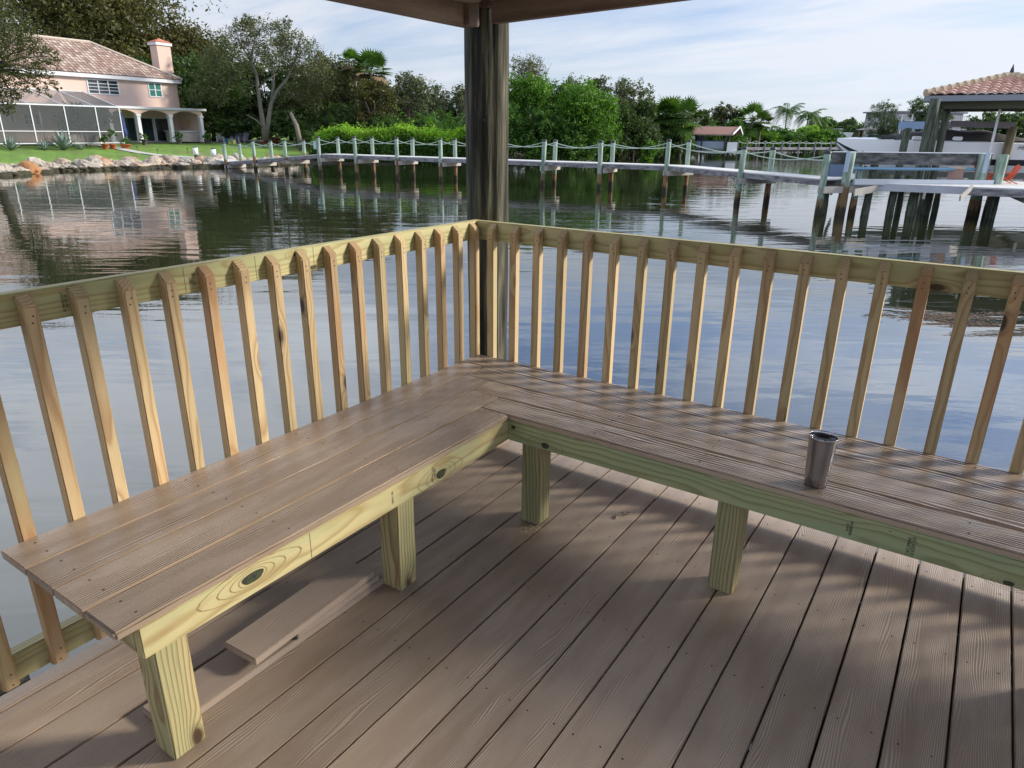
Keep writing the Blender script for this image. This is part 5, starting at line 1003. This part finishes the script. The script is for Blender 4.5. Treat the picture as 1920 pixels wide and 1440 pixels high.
# motor boat on the lift
b0 = at(1567, 272, 37.5); b1 = at(1925, 268, 40.5); bd = Vector((b1.x-b0.x, b1.y-b0.y, 0)).normalized(); LBt = 9.6; boat = empty('motor_boat', (b0.x, b0.y, 0), 'long white motor boat with dark cover sitting high on the lift under the boathouse', 'boat', rz=math.atan2(bd.y, bd.x))
def hullsec(t):
    hw_ = 1.28*min(1, (t*3.0+.02)**.62); zs = 1.40-.10*t+.06*(1-t)**3; zk = .20-.42*min(1, t*2.2)**.7+.95*max(0, 1-t*6)**1.6; zc = zk+.05+.27*min(1, t*3); return hw_, zs, zk, min(zc, zs-.12)
NS = 26
def loft(fn, mat, name, close=False):
    mb = MB(); V = []; rows = [fn(i/NS) for i in range(NS+1)]; n = len(rows[0])
    for r_ in rows: V += r_
    mb.add(V, [(i*n+j, i*n+j+1, (i+1)*n+j+1, (i+1)*n+j) for i in range(NS) for j in range(n-1)]+([tuple(NS*n+j for j in range(n))] if close else [])); return mb.build(name, mat, boat, smooth=False)
def xs_(t): return t*LBt
def f_up(t): h, zs, zk, zc = hullsec(t); return [(xs_(t), -h, zs), (xs_(t), -h*.985, zs-.10), (xs_(t), -h*.97, zs-.30)]
for sgn in (-1, 1):
    def F(a_, b_, m_, nm, off=0): loft(lambda t: [(xs_(t), sgn*(hullsec(t)[0]*(1-.12*q*q)+off), hullsec(t)[1]+(hullsec(t)[3]-hullsec(t)[1])*q) for q in np.linspace(a_, b_, 4)], m_, nm)
    F(0, .55, M_white, 'hull_side'); F(.55, .76, simple('hull_black', (.015, .016, .022), .25) if 'hull_black' not in bpy.data.materials else bpy.data.materials['hull_black'], 'hull_stripe'); F(.76, 1, simple('hull_white_low', (.60, .62, .64), .35) if 'hull_white_low' not in bpy.data.materials else bpy.data.materials['hull_white_low'], 'lower_hull')
    loft(lambda t: [(xs_(t), sgn*hullsec(t)[0]*.88, hullsec(t)[3]), (xs_(t), 0, hullsec(t)[2])], simple('hull_grey', (.22, .24, .25), .4) if 'hull_grey' not in bpy.data.materials else bpy.data.materials['hull_grey'], 'bottom')
loft(lambda t: [(xs_(t), -hullsec(t)[0]*.99, hullsec(t)[1]+.0), (xs_(t), -hullsec(t)[0]*.5, hullsec(t)[1]+.10*min(1, t*5)), (xs_(t), hullsec(t)[0]*.5, hullsec(t)[1]+.10*min(1, t*5)), (xs_(t), hullsec(t)[0]*.99, hullsec(t)[1])], M_white, 'deck')
h, zs, zk, zc = hullsec(1); MB().poly([(LBt, -h, zs), (LBt, -h*.88, zc), (LBt, 0, zk), (LBt, h*.88, zc), (LBt, h, zs)]).build('transom', M_white, boat)
cv = MB(); V = []
for i in range(25):
    t = i/24; x = 2.2+6.6*t; hgt = .42*math.sin(math.pi*min(1, t*1.15+.02))**.5*(1+.12*math.sin(t*23))+.05
    if t > .87: hgt *= .6
    V += [(x, -1.02, 1.42), (x, -.7, 1.42+hgt*.75), (x, 0, 1.42+hgt), (x, .7, 1.42+hgt*.75), (x, 1.02, 1.42)]
cv.add(V, [(i*5+j, i*5+j+1, (i+1)*5+j+1, (i+1)*5+j) for i in range(24) for j in range(4)]); cv.build('cover', simple('dark_boat_cover', (.05, .042, .042), .8, var=.3, vscale=2), boat, smooth=True)
MB().box(1.6, 2.25, -.9, .9, 1.44, 1.62).build('windscreen', M_glass, boat, bevel=.05)
for x in (2.9, 4.6): MB().box(x, x+.35, -1.22, -1.0, 1.42, 1.58).build('hatch', M_white, boat, bevel=.03)
cu = bpy.data.curves.new('t', 'FONT'); cu.body = 'Hurricane'; cu.size = .26; cu.shear = .4; to = bpy.data.objects.new('t', cu); C.objects.link(to); dg = bpy.context.evaluated_depsgraph_get(); me = bpy.data.meshes.new_from_object(to.evaluated_get(dg)); bpy.data.objects.remove(to); me.name = 'lettering'
o = link('lettering', me, M_ink, boat); sgy = -1 if (Matrix.Rotation(boat.rotation_euler.z, 3, 'Z') @ Vector((0, -1, 0))).dot(CP-Vector(boat.location)) > 0 else 1
o.matrix_local = Matrix.Translation((7.2, sgy*1.335, 1.08)) @ (Matrix.Rotation(math.pi/2, 4, 'X') if sgy < 0 else Matrix.Rotation(math.pi, 4, 'Z') @ Matrix.Rotation(math.pi/2, 4, 'X'))
mb = MB(); mb.box(LBt, LBt+.5, -.25, .25, 1.0, 1.75); mb.box(LBt+.1, LBt+.4, -.1, .1, .1, 1.0); mb.build('outboard_motor', M_black, boat, bevel=.06)
# ------------------------------------------------------------------ brown boat shed with a boat, mid distance
DS_ = 104.; s0 = at(1267, 251, DS_); s1 = at(1370, 252, DS_); sd_ = Vector((s1.x-s0.x, s1.y-s0.y, 0)); LS = sd_.length; sd_.normalize(); zr = at(1330, 237, DS_+2).z; ze_ = at(1320, 251, DS_).z
shed = empty('boat_shed', (s0.x, s0.y, ZW), 'open boat shed with long brown gable roof on the far bank', 'boat shed', rz=math.atan2(sd_.y, sd_.x)); e_ = ze_-ZW; r_ = zr-ZW
roofmesh('roof', [[(-.6, -.3, e_), (LS+.3, -.3, e_), (LS+1.2, 2.2, r_), (.6, 2.2, r_)], [(LS+1.8, 4.7, e_), (-.2, 4.7, e_), (.6, 2.2, r_), (LS+1.2, 2.2, r_)]], simple('brown_shingles', (.30, .16, .13), .9, var=.2, vscale=3), shed)
mb = MB(); mb.bar((LS+.3, -.3, e_), (LS+1.25, 2.2, r_), .08, .25); mb.bar((LS+1.25, 2.2, r_), (LS+1.8, 4.7, e_), .08, .25); mb.build('gable_trim', M_trim, shed); mb = MB(); mb.bar((-.6, -.3, e_-.08), (LS+.3, -.3, e_-.08), .06, .16); mb.build('fascia', simple('tan_fascia', (.40, .30, .24), .9), shed)
for x, y, w_ in [(.3, .1, .16), (.7, .1, .14), (3.6, .1, .1), (LS-.6, .1, .12), (LS-.1, .1, .12), (.3, 4.2, .14), (LS, 4.2, .14), (LS*.5, 4.2, .14)]: MB().tube([(x, y, -1), (x, y, e_)], w_, 7).build('post', M_barkd if x > 1 else M_cross, shed)
MB().box(-5.5, LS+2.5, -.9, -.2, .62, .74).build('walkway', M_plank, shed); MB().box(-.4, LS+1, 4.2, 4.3, .3, e_-.4).build('back_wall', M_barkd, shed) if False else None
MB().box(2.0, 2.6, -.2, .2, e_-.95, e_-.3).build('notice_board', M_white, shed); MB().box(LS-.3, LS+1.0, -.6, .4, .74, 1.9).build('locker', M_white, shed)
for i in range(9): MB().tube([(-5+i*1.75, -.6, -1), (-5+i*1.75, -.6, .62)], .08, 6).build('pier', M_barkd, shed)
sb = empty('skiff', (s0.x+sd_.x*1.4, s0.y+sd_.y*1.4, 0), 'pale blue hulled boat hanging in the brown boat shed', 'boat', rz=math.atan2(sd_.y, sd_.x)); mb = MB(); V = []; n_ = 16; Lk = LS-2.0
for i in range(n_+1): t = i/n_; hw_ = 1.1*min(1, (t*3+.03)**.6); zz = -.55+.5*max(0, 1-t*4)**1.5; V += [(t*Lk, 1.6-hw_, .62), (t*Lk, 1.6-hw_*.85, zz+.25), (t*Lk, 1.6, zz), (t*Lk, 1.6+hw_*.85, zz+.25), (t*Lk, 1.6+hw_, .62)]
mb.add(V, [(i*5+j, i*5+j+1, (i+1)*5+j+1, (i+1)*5+j) for i in range(n_) for j in range(4)]+[tuple(n_*5+j for j in range(5))]); mb.build('hull', simple('pale_blue_hull', (.38, .47, .58), .4), sb); MB().box(.2, Lk, .5, 2.7, .62, .74).build('gunwale', simple('navy_rail', (.02, .03, .09), .4), sb)
MB().box(Lk*.3, Lk*.5, 1.1, 2.1, .74, 1.25).build('console', simple('blue_cover', (.07, .11, .2), .6), sb, bevel=.12)
# rusty low seawall left of the shed
mb = MB(); a = onz(1133, 290, ZW); b = onz(1255, 289, ZW); mb.bar(Vector((a.x, a.y, -1.25)), Vector((b.x, b.y, -1.25)), .3, .75); T(mb.build('seawall', stain('rusty_seawall', [(.4, (.10, .05, .025)), (.55, (.26, .13, .06)), (.7, (.32, .22, .13))], (1, 1, 1), .5, .9)), 'low rusty brown seawall along the bank left of the boat shed', 'seawall')
# ------------------------------------------------------------------ far dock with ropes
def fardock():
    q0 = at(1398, 278, 108); q1 = at(1612, 273, 128); r = empty('dock', (q0.x, q0.y, ZW), 'distant low dock with rope railing in front of the far green bank', 'dock'); d = Vector((q1.x-q0.x, q1.y-q0.y, 0)); L = d.length; d.normalize(); n = nrm_away(d, q0); z0 = at(1500, 277, 116).z-ZW; zt_ = at(1480, 264, 115).z-ZW; r.rotation_euler = (0, 0, math.atan2(d.y, d.x))
    MB().box(0, L, -.1, 1.4, z0-.08, z0+.02).build('walking_planks', M_string, r); MB().box(0, L, -.16, -.1, z0-.3, z0-.02).build('stringer', M_string, r); m = int(L/3.6); P = None
    for i in range(m+1):
        x = i*L/m
        for y in (-.2, 1.5):
            MB().tube([(x, y, -1.5), (x, y, zt_)], .10, 7).build('post', M_string, r)
            if i < m: mb = MB(); rope(mb, Vector((x, y, zt_-.1)), Vector((x+L/m, y, zt_-.1)), .3, .03, 4); mb.build('rope', M_rope, r)
fardock()
# thatched hut, far boats, distant house
c = gat(1636, 172); r = empty('hut', c, 'small open hut with grey pyramid roof on the far bank', 'hut'); h0 = at(1636, 244, 172).z-c.z; h1 = at(1636, 236, 172).z-c.z; MB().add([(-3, -3, h0), (3, -3, h0), (3, 3, h0), (-3, 3, h0), (0, 0, h1)], [(0, 1, 4), (1, 2, 4), (2, 3, 4), (3, 0, 4), (3, 2, 1, 0)]).build('roof', simple('grey_thatch', (.20, .20, .20), .95, var=.2), r)
for x, y in [(-2.2, -2.2), (0, -2.4), (2.2, -2.2), (2.2, 2.2), (-2.2, 2.2)]: MB().tube([(x, y, -.5), (x, y, h0)], .13, 6).build('post', simple('tan_post', (.35, .25, .14), .9) if 'tan_post' not in bpy.data.materials else bpy.data.materials['tan_post'], r)
def farboat(x, y, D, L, lab):
    c = at(x, y, D); r = empty('cruiser', (c.x, c.y, c.z-.6), lab, 'boat', rz=YAW-math.pi/2); MB().prism([(-L/2, -1.2, 0), (L*.42, -1.2, 0), (L/2, -1.2, .9), (-L/2, -1.2, .75)], (0, 2.4, 0)).build('hull', M_white, r); MB().box(-L*.3, L*.15, -.9, .9, .85, 1.5).build('cabin', M_glass, r, bevel=.08); MB().box(-L*.33, L*.1, -1, 1, 1.5, 1.62).build('cabin_roof', M_white, r)
farboat(1571, 251, 168, 5.5, 'tiny white cabin boat behind the far bank, left of the hut'); farboat(1596, 268, 150, 4.5, 'small white boat at the end of the distant dock')
c = gat(1735, 182); r = empty('waterfront_house', c, 'distant grey house with white balcony rails seen behind the boathouse', 'house', rz=YAW-math.pi/2+.2); hh_ = at(1735, 212, 182).z-c.z; W_ = 8.5
MB().box(-W_, W_, 0, 9, 0, hh_).build('wall', simple('grey_wall', (.36, .35, .36), .9), r); MB().box(-W_-.5, W_+.5, -.6, 9.5, hh_, hh_+.3).build('roof', simple('grey_roof', (.22, .22, .24), .9), r)
for z in (hh_*.45, hh_*.8):
    mb = MB(); mb.box(-W_, W_, -1.6, 0, z-.15, z); mb.box(-W_, W_, -1.6, -1.52, z+.95, z+1.05)
    for i in range(40): x = -W_+i*(2*W_)/39; mb.box(x-.04, x+.04, -1.59, -1.53, z, z+.95)
    mb.build('balcony', M_trim, r)
for i in range(5):
    for z in (.6, hh_*.5): f = MB().box(-W_+1+i*3.3-.9, -W_+1+i*3.3+.9, -.06, 0, z, z+1.8).build('window', M_trim, r); MB().box(-W_+1+i*3.3-.75, -W_+1+i*3.3+.75, -.09, -.06, z+.12, z+1.68).build('pane', M_glass, f)
# ------------------------------------------------------------------ floating seaweed
mb = MB()
for (cx, cy, sx, sy, n_) in [(1770, 597, 70, 4, 420), (1725, 586, 40, 2.5, 160), (1840, 607, 35, 2.5, 150), (1875, 588, 45, 3, 150), (1090, 472, 14, 1.5, 60), (1340, 540, 20, 2, 0), (1650, 590, 30, 3, 60)]:
    for i in range(n_):
        p = onz(cx+random.gauss(0, 1)*sx*.6, cy+random.gauss(0, 1)*sy*.55, ZW+.006); a = random.uniform(0, 3.14); l_ = random.uniform(.02, .07); w_ = random.uniform(.006, .015); d = Vector((math.cos(a), math.sin(a), 0)); s_ = Vector((-d.y, d.x, 0)); mb.add([p-d*l_, p+s_*w_, p+d*l_+Vector((0, 0, .008)), p-s_*w_], [(0, 3, 2, 1)])
T(mb.build('seaweed', stain('seaweed', [(.35, (.02, .014, .007)), (.5, (.06, .038, .015)), (.7, (.13, .085, .04))], (1, 1, 1), 14, .7)), kind='stuff')
